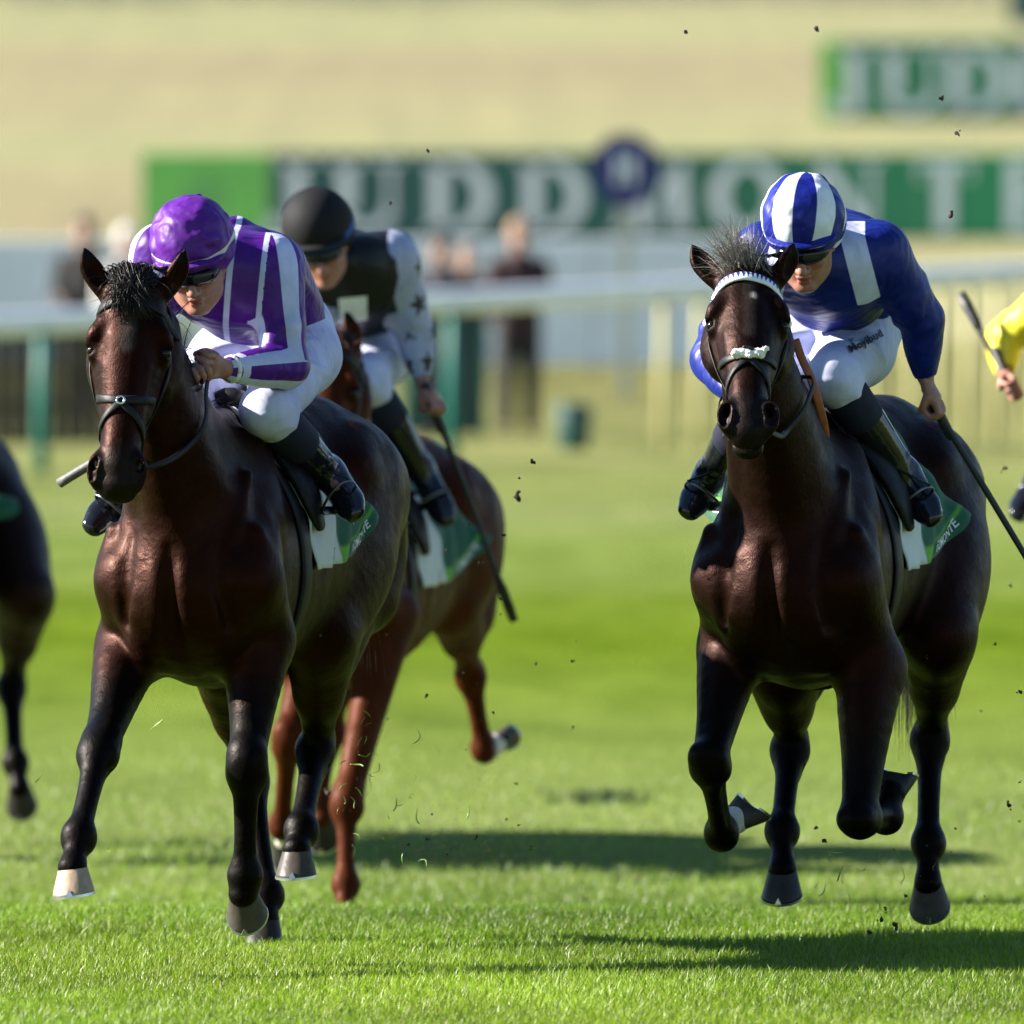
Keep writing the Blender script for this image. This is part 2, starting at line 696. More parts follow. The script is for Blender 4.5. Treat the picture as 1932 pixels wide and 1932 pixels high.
def make_hoof(parent, C, lat, phi, roll, yaw, mat, axes=None, scale=1.0, shoe=True):
    """Hoof with its coronet centred at C. phi tips the toe down, roll leans it sideways."""
    m = Matrix.Rotation(yaw, 3, 'Z') @ Matrix.Rotation(roll, 3, 'X') @ Matrix.Rotation(phi, 3, 'Y')
    t = np.array(m @ Vector((1, 0, 0)))
    s = np.array(m @ Vector((0, 1, 0)))
    n = np.array(m @ Vector((0, 0, -1)))
    if axes is not None:
        n = unit(axes[0])
        t = unit(np.asarray(axes[1], float) - n * (np.asarray(axes[1], float) @ n))
        s = np.cross(-n, t)
    C = np.asarray(C, float)
    nseg = 28
    V = []
    rows = [(-.014, .036, .038, 0.0), (0.0, .045, .046, 0.0), (.006, .0475, .0485, .001), (.03, .054, .056, .013), (.055, .061, .064, .026), (.072, .0655, .069, .034), (.078, .066, .070, .036), (.078, .052, .056, .036), (.070, .040, .044, .034), (.069, .003, .003, .03)]
    for (hh, a, b, sh) in rows:
        for k in range(nseg):
            an = 2 * math.pi * k / nseg
            ca, sa = math.cos(an), math.sin(an)
            bb = b * (1.0 if ca > 0 else 0.78)
            lift = 0.012 * max(0, -ca) if hh > .05 else 0
            heel = 0.75 if (ca < -.85 and hh > .065) else 1
            V.append(C + scale * (n * (hh - lift * 0.6) + t * (sh + bb * ca * heel) + s * (a * sa)))
    nr = len(rows)
    F = [(i * nseg + k, i * nseg + (k + 1) % nseg, (i + 1) * nseg + (k + 1) % nseg, (i + 1) * nseg + k) for i in range(nr - 1) for k in range(nseg)]
    F.append(tuple(range((nr - 1) * nseg, nr * nseg)))
    o = mesh_obj("hoof", np.array(V), F, mat, parent)
    if shoe:
        V, F = [], []
        ang = np.linspace(-2.25, 2.25, 25)
        for an in ang:
            ca, sa = math.cos(an), math.sin(an)
            for hh, g in ((.0785, 1.03), (.0785, .66), (.0865, .66), (.0865, 1.04)):
                b = .070 * (1.0 if ca > 0 else .8)
                V.append(C + scale * (n * (hh - .006 * max(0, -ca)) + t * (.036 + b * g * ca) + s * (.066 * g * sa)))
        m4 = len(ang)
        for i in range(m4 - 1):
            for k in range(4):
                F.append((i * 4 + k, i * 4 + (k + 1) % 4, i * 4 + 4 + (k + 1) % 4, i * 4 + 4 + k))
        F += [(3, 2, 1, 0), tuple(range(4 * m4 - 4, 4 * m4))]
        k0 = len(V)                     # toe clip
        for u_, w_ in ((-.011, .0785), (.011, .0785), (.0, .058)):
            V.append(C + scale * (n * w_ + t * (.1075 if w_ > .07 else .1005) + s * u_))
            V.append(C + scale * (n * w_ + t * (.1045 if w_ > .07 else .0965) + s * u_))
        F += [(k0, k0 + 2, k0 + 4), (k0 + 1, k0 + 5, k0 + 3), (k0, k0 + 4, k0 + 5, k0 + 1), (k0 + 2, k0 + 3, k0 + 5, k0 + 4)]
        mesh_obj("horseshoe", np.array(V), F, "shoe_metal", o, smooth=False)
    return o


def hair_strands(name, mat, parent, roots, dirs, length, curl=0.25, width=0.0022, seg=6, grav=0.3, seed=1, blow=(0, 0, 0)):
    """Thin tapering ribbons; roots (n,3), dirs (n,3)."""
    g = np.random.default_rng(seed)
    n = len(roots)
    P = np.array(roots, float)
    D = np.array([unit(d) for d in dirs])
    Ls = length * g.uniform(.55, 1.1, n)
    side = np.cross(D, g.normal(size=(n, 3)))
    side /= np.linalg.norm(side, axis=1, keepdims=True) + 1e-9
    wob = g.normal(size=(n, 3)) * curl
    V = np.zeros((n, seg + 1, 2, 3))
    for i in range(seg + 1):
        s = i / seg
        w = width * (1 - s * .85)
        V[:, i, 0] = P - side * w
        V[:, i, 1] = P + side * w
        D = D + wob * .35 + np.array([0, 0, -grav]) * (1 / seg) + np.asarray(blow) / seg
        if i % 2:
            wob = wob * .4 + g.normal(size=(n, 3)) * curl * .6
        D /= np.linalg.norm(D, axis=1, keepdims=True)
        P = P + D * (Ls / seg)[:, None]
    V = V.reshape(-1, 3)
    b = np.arange(n)[:, None] * (seg + 1) * 2 + np.arange(seg)[None, :] * 2
    b = b.ravel()
    F = np.stack([b, b + 1, b + 3, b + 2], 1)
    return mesh_obj(name, V, F, mat, parent)


def bell(x, lo, hi):
    return max(0.0, min(1.0, (x - lo) / (hi - lo)))


def build_horse(fr, label, group, spec, h=0.0085):
    """One galloping horse: a single sculpted body and its parts."""
    root = empty("racehorse", tuple(fr.O), fr.rz)
    tag(root, label, "horse", group)
    Fd = Field((-1.35, -.55, -.45), (1.65, .55, 2.2), h)
    cl = spec.get('chest_l', 0.0)
    # --- trunk
    Fd.chain([(.56, cl, 1.11, .17, .235), (.42, cl, 1.14, .225, .335), (.18, cl * .6, 1.15, .245, .345), (-.08, 0, 1.18, .265, .325), (-.32, 0, 1.23, .265, .285), (-.55, 0, 1.31, .245, .255)], .05)
    Fd.chain([(.50, cl, 1.44, .07, .10), (.33, cl, 1.51, .06, .10), (.12, cl * .5, 1.48, .075, .10), (-.15, 0, 1.46, .10, .10), (-.45, 0, 1.51, .13, .11), (-.68, 0, 1.49, .13, .12), (-.86, 0, 1.38, .07, .08)], .10)
    for s in (1, -1):
        Fd.chain([(-.46, s * .15, 1.40, .12), (-.66, s * .14, 1.34, .152), (-.84, s * .11, 1.20, .13), (-.80, s * .125, 1.02, .105)], .07)
        Fd.chain([(-.5, s * .185, 1.49, .05), (-.42, s * .215, 1.42, .05)], .06)
        # shoulder blade, point of shoulder, breast
        e = spec['fore'][0 if s > 0 else 1]['elbow']
        k_ = spec['fore'][0 if s > 0 else 1]['knee']
        Fd.chain([(.30, cl + s * .085, 1.46, .07), (.46, cl + s * .145, 1.28, .095), (.60, cl + s * .155, 1.12, .10)], .06)
        Fd.chain([(.60, cl + s * .155, 1.12, .10), ((.60 + e[0]) / 2 - .03, (cl + s * .155 + e[1]) / 2, (1.1 + e[2]) / 2, .10), (e[0], e[1], e[2], .092)], .09)
        Fd.chain([(.655, cl + s * .075, 1.16, .085), (.66, cl + s * .085, 1.04, .095), (.58, cl + s * .10, .93, .075)], .04)
    Fd.chain([(.765, cl, 1.22, .010), (.775, cl, 1.08, .014), (.70, cl, .90, .012)], .05, op='sub')
    for s in (1, -1):
        Fd.chain([(.70, cl + s * .135, 1.24, .006), (.745, cl + s * .145, 1.12, .010), (.70, cl + s * .155, 1.0, .008)], .045, op='sub')
        Fd.chain([(.50, cl + s * .25, 1.34, .006), (.44, cl + s * .262, 1.18, .009), (.36, cl + s * .262, 1.04, .006)], .05, op='sub')
        Fd.chain([(.62, cl + s * .215, 1.26, .02), (.58, cl + s * .225, 1.14, .026), (.50, cl + s * .215, 1.02, .02)], .05)
        Fd.chain([(.56, cl + s * .17, 1.42, .012), (.64, cl + s * .16, 1.28, .018), (.69, cl + s * .12, 1.18, .014)], .04)
    # --- neck
    hd = spec['head']
    P0, M0 = hd['poll'], hd['muzzle']
    hv = unit(M0 - P0)
    hs = np.linalg.norm(M0 - P0) / 0.60
    lv = unit(hd.get('lat', np.array([0, 1.0, 0])) - hv * (hv @ hd.get('lat', np.array([0, 1.0, 0]))))
    nv = np.cross(lv, hv)
    nv = -nv if nv[0] < 0 else nv

    def H(hh, n_, l_=0.0):
        return P0 + hs * (hv * hh + nv * n_ + lv * l_ * 1.17)

    def HC(rows):
        return [tuple(H(r[0], r[1], r[2])) + (tuple(x * hs for x in r[3:]) if len(r) == 4 else (r[3] * hs * 1.17, r[4] * hs)) for r in rows]

    hax = np.array([hv, lv, nv])
    nf_ = hd.get('flare', 1.0)
    nk = H(.07, -.14)
    nb = np.array([.44, cl, 1.28])
    m1 = nb * .64 + nk * .36 + np.array([.02, 0, .0])
    m2 = nb * .30 + nk * .70 + np.array([.02, 0, .02])
    Fd.chain([tuple(nb) + (.165, .28), tuple(m1) + (.130, .222), tuple(m2) + (.092, .180), tuple(nk) + (.080, .132)], .07, n=5, lat=lv)
    Fd.chain([tuple(nb + [.2, 0, -.16]) + (.10,), tuple(m1 + [.08, 0, -.12]) + (.06,), tuple(H(.18, -.21)) + (.055,)], .05)
    for s in (1, -1):    # neck muscles
        Fd.chain([tuple(nb + [.12, s * .10, -.02]) + (.07,), tuple(m1 + [.06, s * .065, -.04]) + (.065,), tuple(m2 + [.04, s * .045, -.03]) + (.055,)], .05)
    # --- head
    Fd.chain(HC([(.00, -.085, 0, .070, .075), (.10, -.085, 0, .086, .085), (.19, -.085, 0, .088, .084), (.30, -.078, 0, .070, .074), (.42, -.064, 0, .051, .060), (.52, -.058, 0, .050, .054), (.575, -.062, 0, .053, .050)]), .03, n=4, lat=lv)
    Fd.chain(HC([(.06, -.20, 0, .058, .07), (.16, -.215, 0, .066, .075), (.26, -.195, 0, .060, .065), (.38, -.135, 0, .043, .045), (.50, -.108, 0, .037, .036), (.585, -.105 - hd.get('open', 0), 0, .039, .031)]), .03, n=4, lat=lv)
    Fd.chain(HC([(.16, -.02, 0, .034, .022), (.30, -.022, 0, .034, .020), (.44, -.022, 0, .027, .018), (.53, -.025, 0, .024, .018)]), .035, lat=lv)
    for s in (1, -1):
        Fd.chain(HC([(.08, -.18, s * .052, .062), (.18, -.185, s * .060, .070), (.25, -.165, s * .054, .058)]), .03)         # cheek
        Fd.chain(HC([(.115, -.046, s * .066, .026), (.145, -.040, s * .083, .024), (.168, -.054, s * .094, .018)]), .022)     # brow
        Fd.ell(H(.192, -.068, s * .085), np.array([.031, .022, .030]) * hs, hax, .014)                                           # eye mound
        Fd.ell(H(.115, -.085, s * .082), np.array([.028, .016, .024]) * hs, hax, .02, 'sub')                                     # hollow above the eye
        Fd.chain(HC([(.215, -.10, s * .082, .016), (.29, -.095, s * .070, .014), (.37, -.085, s * .052, .012)]), .022)         # facial crest
        Fd.chain(HC([(.24, -.03, s * .050, .011), (.36, -.040, s * .040, .010), (.47, -.045, s * .036, .009)]), .014)
        Fd.chain(HC([(.23, -.115, s * .075, .007), (.30, -.10, s * .062, .007), (.38, -.075, s * .050, .006), (.46, -.06, s * .045, .006)]), .008)
        Fd.chain(HC([(.30, -.10, s * .062, .006), (.37, -.10, s * .052, .006), (.44, -.09, s * .046, .005)]), .008)
        # nostril: flared rim and a deep opening
        Fd.chain(HC([(.505, -.036, s * .044, .018), (.535, -.022, s * .054, .021 * nf_), (.572, -.026, s * .058, .018 * nf_), (.592, -.05, s * .047, .017)]), .014)
        Fd.chain(HC([(.522, -.014, s * .050, .005 * nf_), (.545, -.004, s * .057, .013 * nf_), (.566, -.008, s * .062, .015 * nf_), (.580, -.02, s * .058, .009 * nf_)]), .005, op='sub', lat=lv)
        Fd.chain(HC([(.552, -.008, s * .061, .012), (.53, -.04, s * .047, .011)]), .004, op='sub')
        Fd.ell(H(.191, -.046, s * .101), np.array([.0115, .019, .019]) * hs, hax, .005, 'sub')                                   # socket
    Fd.chain(HC([(.592, -.055, 0, .045, .028), (.612, -.070, 0, .040, .022)]), .02, lat=lv)                                 # upper lip
    Fd.chain(HC([(.60, -.108 - hd.get('open', 0), 0, .036, .024)]), .015, lat=lv)                                           # lower lip
    Fd.chain(HC([(.625, -.088 - hd.get('open', 0) * .5, 0, .05, .004 + hd.get('open', 0) * .35), (.55, -.092 - hd.get('open', 0) * .4, 0, .052, .003 + hd.get('open', 0) * .2), (.49, -.088, 0, .05, .002)]), .004, op='sub', lat=lv)
    # ears
    for s in (1, -1):
        E = hd['ears'][0 if s > 0 else 1]          # tip position, opening direction
        B = H(.012, -.085, s * .062)
        tip = E['tip']
        op = unit(E['open'])
        ax_ = unit(tip - B)
        sd_ = unit(np.cross(ax_, op))
        bow = s * lv * .012
        Lr = np.linalg.norm(tip - B)
        ch = [tuple(B) + (.032, .028), tuple(B + ax_ * Lr * .3 + bow * .8) + (.034, .026), tuple(B + ax_ * Lr * .58 + bow) + (.033, .020), tuple(B + ax_ * Lr * .84 + bow * .4) + (.019, .012), tuple(tip) + (.005, .004)]
        Fd.chain(ch, .012, n=4, lat=sd_)
        cut = [tuple(B + ax_ * Lr * .26 + op * .026 + bow) + (.015, .013), tuple(B + ax_ * Lr * .5 + op * .022 + bow) + (.022, .016), tuple(B + ax_ * Lr * .72 + op * .016 + bow * .6) + (.016, .011), tuple(B + ax_ * Lr * .9 + op * .009) + (.006, .005)]
        Fd.chain(cut, .005, n=4, lat=sd_, op='sub')
    # --- legs
    G = spec.get('leg', 1.0)
    hooves = []
    for i, lg in enumerate(spec['fore']):
        s = 1 if i == 0 else -1
        e, k_, ft, co = lg['elbow'], lg['knee'], lg['fet'], lg['cor']
        dr = unit(k_ - e)
        fw = unit(np.array([1.0, 0, 0]) - dr * dr[0])
        Fd.chain([tuple(e) + (.095 * G,), tuple(e + (k_ - e) * .28 + fw * .008) + (.080 * G,), tuple(e + (k_ - e) * .6) + (.060 * G,), tuple(e + (k_ - e) * .86) + (.050 * G,), tuple(k_) + (.049 * G,)], .04)
        Fd.chain([tuple(e + fw * .05) + (.06 * G,), tuple(e + (k_ - e) * .3 + fw * .05) + (.042 * G,), tuple(e + (k_ - e) * .62 + fw * .03) + (.028 * G,)], .03)
        cdr = unit(ft - k_)
        kax = np.array([unit(np.cross([0, 1.0, 0], cdr)), [0, 1.0, 0], cdr])
        kf = unit(unit(e - k_) + unit(ft - k_) + 1e-6) if abs(unit(e - k_) @ cdr) < .97 else -fw
        Fd.ell(k_ + fw * .002, np.array([.045, .047, .072]) * G, kax, .035)
        for q in (1, -1):
            Fd.ell(k_ + np.array([0, q * .030, 0]) + cdr * .03, np.array([.024, .022, .030]) * G, None, .02)
            Fd.ell(k_ + np.array([0, q * .028, 0]) - cdr * .032, np.array([.024, .022, .028]) * G, None, .02)
        bk = unit(np.cross(cdr, [0, 1.0, 0]))
        bk = bk if bk @ fw < 0 else -bk
        L1 = ft - k_
        Fd.chain([tuple(k_ + L1 * .12) + (.044 * G,), tuple(k_ + L1 * .36) + (.034 * G,), tuple(k_ + L1 * .72) + (.031 * G,), tuple(k_ + L1 * .95) + (.038 * G,)], .035)
        Fd.chain([tuple(k_ + L1 * .1 + bk * .030) + (.022 * G,), tuple(k_ + L1 * .5 + bk * .030) + (.0165 * G,), tuple(k_ + L1 * .92 + bk * .022) + (.022 * G,)], .016)
        for q in (1, -1):
            Fd.chain([tuple(k_ + L1 * .2 + np.array([0, q * .036 * G, 0]) + bk * .016) + (.005,), tuple(k_ + L1 * .8 + np.array([0, q * .033 * G, 0]) + bk * .014) + (.005,)], .016, op='sub')
            Fd.ell(ft + np.array([0, q * .020, 0]) + bk * .010, np.array([.028, .022, .030]) * G, None, .022)
        Fd.ell(ft, np.array([.037, .036, .048]) * G, None, .035)
        Fd.chain([tuple(ft) + (.038 * G,), tuple(ft * .45 + co * .55) + (.031 * G,), tuple(co) + (.040 * G,)], .02)
        hooves.append((co, lg))
    for i, lg in enumerate(spec['hind']):
        s = 1 if i == 0 else -1
        st, hk, ft, co = lg['stifle'], lg['hock'], lg['fet'], lg['cor']
        hip = np.array([-.62, s * .15, 1.36])
        Fd.chain([tuple(hip) + (.140, .19), tuple(hip * .5 + st * .5 + np.array([-.02, s * .03, 0])) + (.13, .185), tuple(st) + (.098, .13)], .07, n=8)
        bt = np.array([-.84, s * .12, 1.15])
        gk = st * .45 + hk * .55
        Fd.chain([tuple(bt) + (.10, .12), tuple(bt * .5 + gk * .5) + (.085, .115), tuple(gk) + (.058, .07)], .06, n=8)
        gd = unit(hk - st)
        Fd.chain([tuple(st) + (.098 * G,), tuple(st + (hk - st) * .3) + (.088 * G,), tuple(st + (hk - st) * .62) + (.060 * G,), tuple(st + (hk - st) * .86) + (.043 * G,), tuple(hk) + (.044 * G,)], .045, n=6)
        cdr = unit(ft - hk)
        fw = unit(np.array([1.0, 0, 0]) - cdr * cdr[0])
        bk = -fw
        Fd.chain([tuple(st + (hk - st) * .55 + bk * .06) + (.018 * G,), tuple(hk + bk * .058 - cdr * .045) + (.022 * G,), tuple(hk + bk * .045 + cdr * .03) + (.024 * G,), tuple(hk + cdr * .09 + bk * .022) + (.022 * G,)], .03)
        Fd.ell(hk + cdr * .012, np.array([.050, .044, .078]) * G, np.array([fw, [0, 1.0, 0], cdr]), .025)
        for q in (1, -1):
            Fd.ell(hk + np.array([0, q * .032, 0]) + cdr * .03 + fw * .012, np.array([.024, .020, .034]) * G, None, .02)
        L1 = ft - hk
        Fd.chain([tuple(hk + L1 * .12) + (.046 * G,), tuple(hk + L1 * .38) + (.035 * G,), tuple(hk + L1 * .75) + (.032 * G,), tuple(hk + L1 * .95) + (.038 * G,)], .035)
        Fd.chain([tuple(hk + L1 * .1 + bk * .034) + (.022 * G,), tuple(hk + L1 * .5 + bk * .030) + (.017 * G,), tuple(hk + L1 * .92 + bk * .022) + (.022 * G,)], .016)
        for q in (1, -1):
            Fd.chain([tuple(hk + L1 * .2 + np.array([0, q * .037 * G, 0]) + bk * .016) + (.005,), tuple(hk + L1 * .8 + np.array([0, q * .034 * G, 0]) + bk * .014) + (.005,)], .016, op='sub')
            Fd.ell(ft + np.array([0, q * .021, 0]) + bk * .010, np.array([.029, .023, .031]) * G, None, .022)
        Fd.ell(ft, np.array([.038, .037, .048]) * G, None, .035)
        Fd.chain([tuple(ft) + (.038 * G,), tuple(ft * .45 + co * .55) + (.031 * G,), tuple(co) + (.040 * G,)], .02)
        hooves.append((co, lg))
    V, Fc = Fd.mesh(2)
    # --- coat colours
    c0 = np.array(spec['coat'])
    pts = np.array(spec['points'])
    col = np.tile(c0, (len(V), 1))
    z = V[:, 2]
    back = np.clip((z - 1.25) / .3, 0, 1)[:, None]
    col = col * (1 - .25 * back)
    for lg in spec['fore']:
        up = lg['knee'] + (lg['elbow'] - lg['knee']) * spec.get('stock', .25)
        col = paint(col, V, up, lg['knee'], .085, pts, .06)
        col = paint(col, V, lg['knee'], lg['fet'], .10, pts, .04)
        col = paint(col, V, lg['fet'], lg['cor'], .085, pts, .03)
    for lg in spec['hind']:
        up = lg['hock'] + (lg['stifle'] - lg['hock']) * spec.get('stock', .25) * .5
        col = paint(col, V, up, lg['hock'], .085, pts, .06)
        col = paint(col, V, lg['hock'], lg['fet'], .10, pts, .04)
        col = paint(col, V, lg['fet'], lg['cor'], .085, pts, .03)
    for lg in list(spec['fore']) + list(spec['hind']):
        if lg.get('sock'):
            a_ = lg['cor'] + (lg['fet'] - lg['cor']) * lg['sock']
            col = paint(col, V, a_, lg['cor'], .052, (.74, .70, .66), .022)
    col = paint(col, V, H(.56, -.03), H(.62, -.09), .075, np.array(spec.get('muz', (.0042, .0034, .0033))), .06)
    for s in (1, -1):
        E = hd['ears'][0 if s > 0 else 1]
        col = paint(col, V, E['tip'], E['tip'] * .8 + H(0, -.08, s * .06) * .2, .02, (.003, .0024, .0024), .02)
        col = paint(col, V, H(.192, -.055, s * .092), H(.192, -.055, s * .092), .030, c0 * .3, .02)
        col = paint(col, V, H(.545, -.012, s * .058), H(.535, -.03, s * .05), .016, (.006, .004, .004), .008)
    for (a_, b_, l_, r_, cc, so) in hd.get('marks', []):
        col = paint(col, V, H(a_, .0, l_), H(b_, .0, l_), r_, cc, so)
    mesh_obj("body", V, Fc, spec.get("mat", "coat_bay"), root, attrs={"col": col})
    # --- eyes
    for s in (1, -1):
        c = H(.190, -.061, s * .0880)
        u = np.linspace(0, math.pi, 11)
        VV, FF = [], []
        for a_ in u:
            for b_ in np.linspace(0, 2 * math.pi, 16, endpoint=False):
                VV.append(c + hs * .0180 * np.array([math.sin(a_) * math.cos(b_), math.sin(a_) * math.sin(b_), math.cos(a_)]))
        FF = [(i * 16 + j, i * 16 + (j + 1) % 16, i * 16 + 16 + (j + 1) % 16, i * 16 + 16 + j) for i in range(10) for j in range(16)]
        mesh_obj("eye", np.array(VV), FF, "horse_eye", root)
    # --- hooves
    for (co, lg) in hooves:
        ph, ro, ya = lg['hoof']
        make_hoof(root, co, 0, R(ph), R(ro), R(ya), lg.get('hm', 'hoof_dark'), axes=lg.get('axes'), scale=spec.get('hoof_scale', .90))
    # --- tail, forelock, mane
    g = np.random.default_rng(spec.get('seed', 3))
    tl = dict(dir=(-.35, 0, -.9), n=650, len=spec.get('tail_len', .72), blow=(.1, 0, -.9))
    rt = np.array([-.93, 0, 1.33]) + g.normal(size=(tl['n'], 3)) * np.array([.02, .025, .03])
    hair_strands("tail", spec.get('tail_mat', 'hair_black'), root, rt, np.array(tl['dir']) + g.normal(size=(tl['n'], 3)) * .13, tl['len'], .07, .0024, 9, 1.2, spec.get('seed', 3), tl['blow'])
    fk = spec.get('forelock', dict(n=130, len=.15, dir=(0, 0, 1.0), spread=.35, mat='hair_black'))
    rt = np.array([H(g.uniform(-.02, .045), -.02 + g.uniform(-.05, .0), g.normal() * .022) for _ in range(fk['n'])])
    hair_strands("forelock", fk['mat'], root, rt, np.array(fk['dir']) + g.normal(size=(fk['n'], 3)) * fk['spread'], fk['len'], fk.get('curl', .25), fk.get('w', .0016), 8, fk.get('grav', .8), spec.get('seed', 3) + 5, fk.get('blow', (0, 0, 0)))
    if fk.get('locks'):
        m = MB()
        for q in range(fk['locks']):
            b_ = H(g.uniform(-.03, .03), -.035 + g.uniform(-.03, .0), g.uniform(-.034, .034))
            up = unit(np.array([.25 + g.normal() * .2, g.normal() * .5, 1.0]))
            sw = np.array([.5 + g.normal() * .25, g.normal() * .5, -.2])
            e_ = H(g.uniform(.03, .12), .012, g.normal() * .035)
            P_ = cr_spline(np.array([b_, b_ + up * .035, b_ + up * .050 + sw * .03, b_ * .4 + e_ * .6 + np.array([.03, 0, .015]) + g.normal(size=3) * .008, e_]), 4)
            m.tube(P_, np.interp(np.linspace(0, 1, len(P_)), [0, .3, .7, 1], [.0012, .0016, .0012, .0004]) * g.uniform(.6, 1.2), 5)
        m.build("forelock_locks", fk['mat'], root)
    nm = 360
    rt = []
    for q in range(nm):
        t_ = g.uniform(0, 1)
        b_ = np.array([.30, cl, 1.60]) * (1 - t_) + H(-.01, -.13) * t_
        p_, _ = Fd.out(b_ - np.array([0, 0, .12]), (-.25, .12 * g.normal(), 1), .3)
        rt.append(p_ - np.array([0, 0, .006]))
    hair_strands("mane", fk['mat'] if fk.get('mane') else spec.get('tail_mat', 'hair_black'), root, np.array(rt), np.array([-.8, -.25, .35]) + g.normal(size=(nm, 3)) * .3, .13, .2, .0022, 5, 1.0, spec.get('seed', 3) + 9)
    return dict(root=root, F=Fd, H=H, hv=hv, lv=lv, nv=nv, hs=hs, fr=fr, spec=spec)


def head_pts(hz, path, lift=0.003, rmax=.22):
    """Points on the head surface from (h, angle) pairs: angle 0 is the front of the face."""
    P, N = [], []
    for hh, an in cr_spline(path, 5) if len(path) > 2 else cr_spline(path, 8):
        a = R(an)
        c = hz['H'](hh, -.105 - .03 * (abs(an) > 60))
        d = hz['nv'] * math.cos(a) + hz['lv'] * math.sin(a)
        p, n = hz['F'].out(c, d, rmax * hz['hs'])
        P.append(p + n * lift)
        N.append(n)
    P = np.array(P)
    if len(P) > 4:
        P[1:-1] = P[1:-1] * .5 + (P[:-2] + P[2:]) * .25
    return P, np.array(N)


def build_bridle(hz, brow='leather_black', nose='leather_black', cheek='leather_black', zig=False, grackle=True, fleece=False):
    root = hz['root']
    br = empty("bridle", (0, 0, 0))
    br.parent = root
    hs = hz['hs']

    def strap(name, path, w, mat, t=.005):
        P, N = head_pts(hz, path)
        return MB().strap(P, N, w, t).build(name, mat, br), P, N

    _, P, N = strap("browband", [(.115, -98), (.085, -70), (.062, -35), (.055, 0), (.062, 35), (.085, 70), (.115, 98)], .027 if not zig else .030, brow, .007)
    if zig:
        m = MB()
        k = len(P)
        for i in range(3, k - 3):
            T = unit(P[min(i + 1, k - 1)] - P[i - 1])
            sdir = np.cross(T, N[i])
            if sdir @ hz['hv'] > 0:
                sdir = -sdir
            c = P[i] + N[i] * .0075
            m.add([c - T * .0052 + sdir * .012, c + T * .0052 + sdir * .012, c - sdir * .008], [(0, 1, 2)])
        m.build("browband_diamonds", "zig_blue", br, smooth=False)
    for s in (1, -1):
        strap("cheekpiece", [(.02, s * 92), (.12, s * 82), (.28, s * 70), (.42, s * 68), (.50, s * 68)], .019, cheek)
    strap("headpiece", [(-.005, -100), (-.05, -50), (-.06, 0), (-.05, 50), (-.005, 100)], .026, cheek)
    if grackle:
        for s in (1, -1):
            strap("noseband", [(.355, 0), (.345, s * 30), (.33, s * 60), (.315, s * 95)], .024, nose)
            strap("noseband", [(.362, 0), (.395, s * 22), (.43, s * 45), (.47, s * 70), (.51, s * 100)], .020, nose)
    if fleece:
        g = np.random.default_rng(4)
        P, N = head_pts(hz, [(.345, -18), (.35, 0), (.345, 18)])
        f2 = Field(P.min(0) - .06, P.max(0) + .06, .004)
        f2.chain([tuple(P[i] + N[i] * .006) + (.013,) for i in range(0, len(P), 2)], .004)
        for i in range(len(P)):
            for q in range(3):
                f2.ell(P[i] + N[i] * .009 + g.normal(size=3) * .007, np.array([.007, .007, .007]) * g.uniform(.6, 1.25), None, .006)
        V, Fc = f2.mesh(1)
        V = V + g.normal(size=V.shape) * .0012
        mesh_obj("noseband_fleece", V, Fc, "fleece", br)
        c = P[len(P) // 2] + N[len(P) // 2] * .022
        f3 = Field(c - .06, c + .06, .004)
        for q in (-1, 0, 1):
            f3.ell(c + hz['lv'] * .010 * q + hz['hv'] * (-.010 + .003 * q) - hz['nv'] * .004, (.009, .008, .007), None, .003)
        V, Fc = f3.mesh(1)
        mesh_obj("noseband_knot", V, Fc, "leather_black", br)
    else:
        c, n = head_pts(hz, [(.355, -3), (.358, 3)])
        MB().torus(c[4] + n[4] * .006, n[4], .011, .004, 14, 6).build("noseband_disc", "steel", br)
    bits = []
    for s in (1, -1):
        P, N = head_pts(hz, [(.50, s * 80), (.515, s * 80)])
        c = P[4] + N[4] * .008
        bits.append(c)
        o = MB().torus(c, hz['lv'] * .9 + hz['nv'] * .35 * s, .033, .0045, 22, 8).build("bit_ring", "steel", br)
        MB().tube([c, c - hz['lv'] * s * .03], .007, 8).build("bit_mouthpiece", "steel", br)
    return bits


def build_reins(hz, bits, hands, mat="leather_black", tan=None):
    root = hz['root']
    for s, b, hp in ((1, bits[0], hands[0]), (-1, bits[1], hands[1])):
        a = np.asarray(b)
        e = np.asarray(hp)
        mid = (a + e) / 2 + np.array([-.02, s * .05, -.07])
        P = cr_spline(np.array([a, a * .6 + mid * .4 + [0, s * .015, -.015], mid, mid * .5 + e * .5 + [0, s * .01, .02], e]), 6)
        for _ in range(4):
            for i_ in range(1, len(P) - 1):
                v_ = hz['F'].sample(P[i_])
                if v_ < .012:
                    P[i_] = P[i_] + hz['F'].normal(P[i_]) * (.012 - v_)
            P[1:-1] = P[1:-1] * .6 + (P[:-2] + P[2:]) * .2
        N = np.tile(np.array([.3, s, .2]), (len(P), 1))
        MB().strap(P, N, .017, .004).build("rein", tan or mat, root)


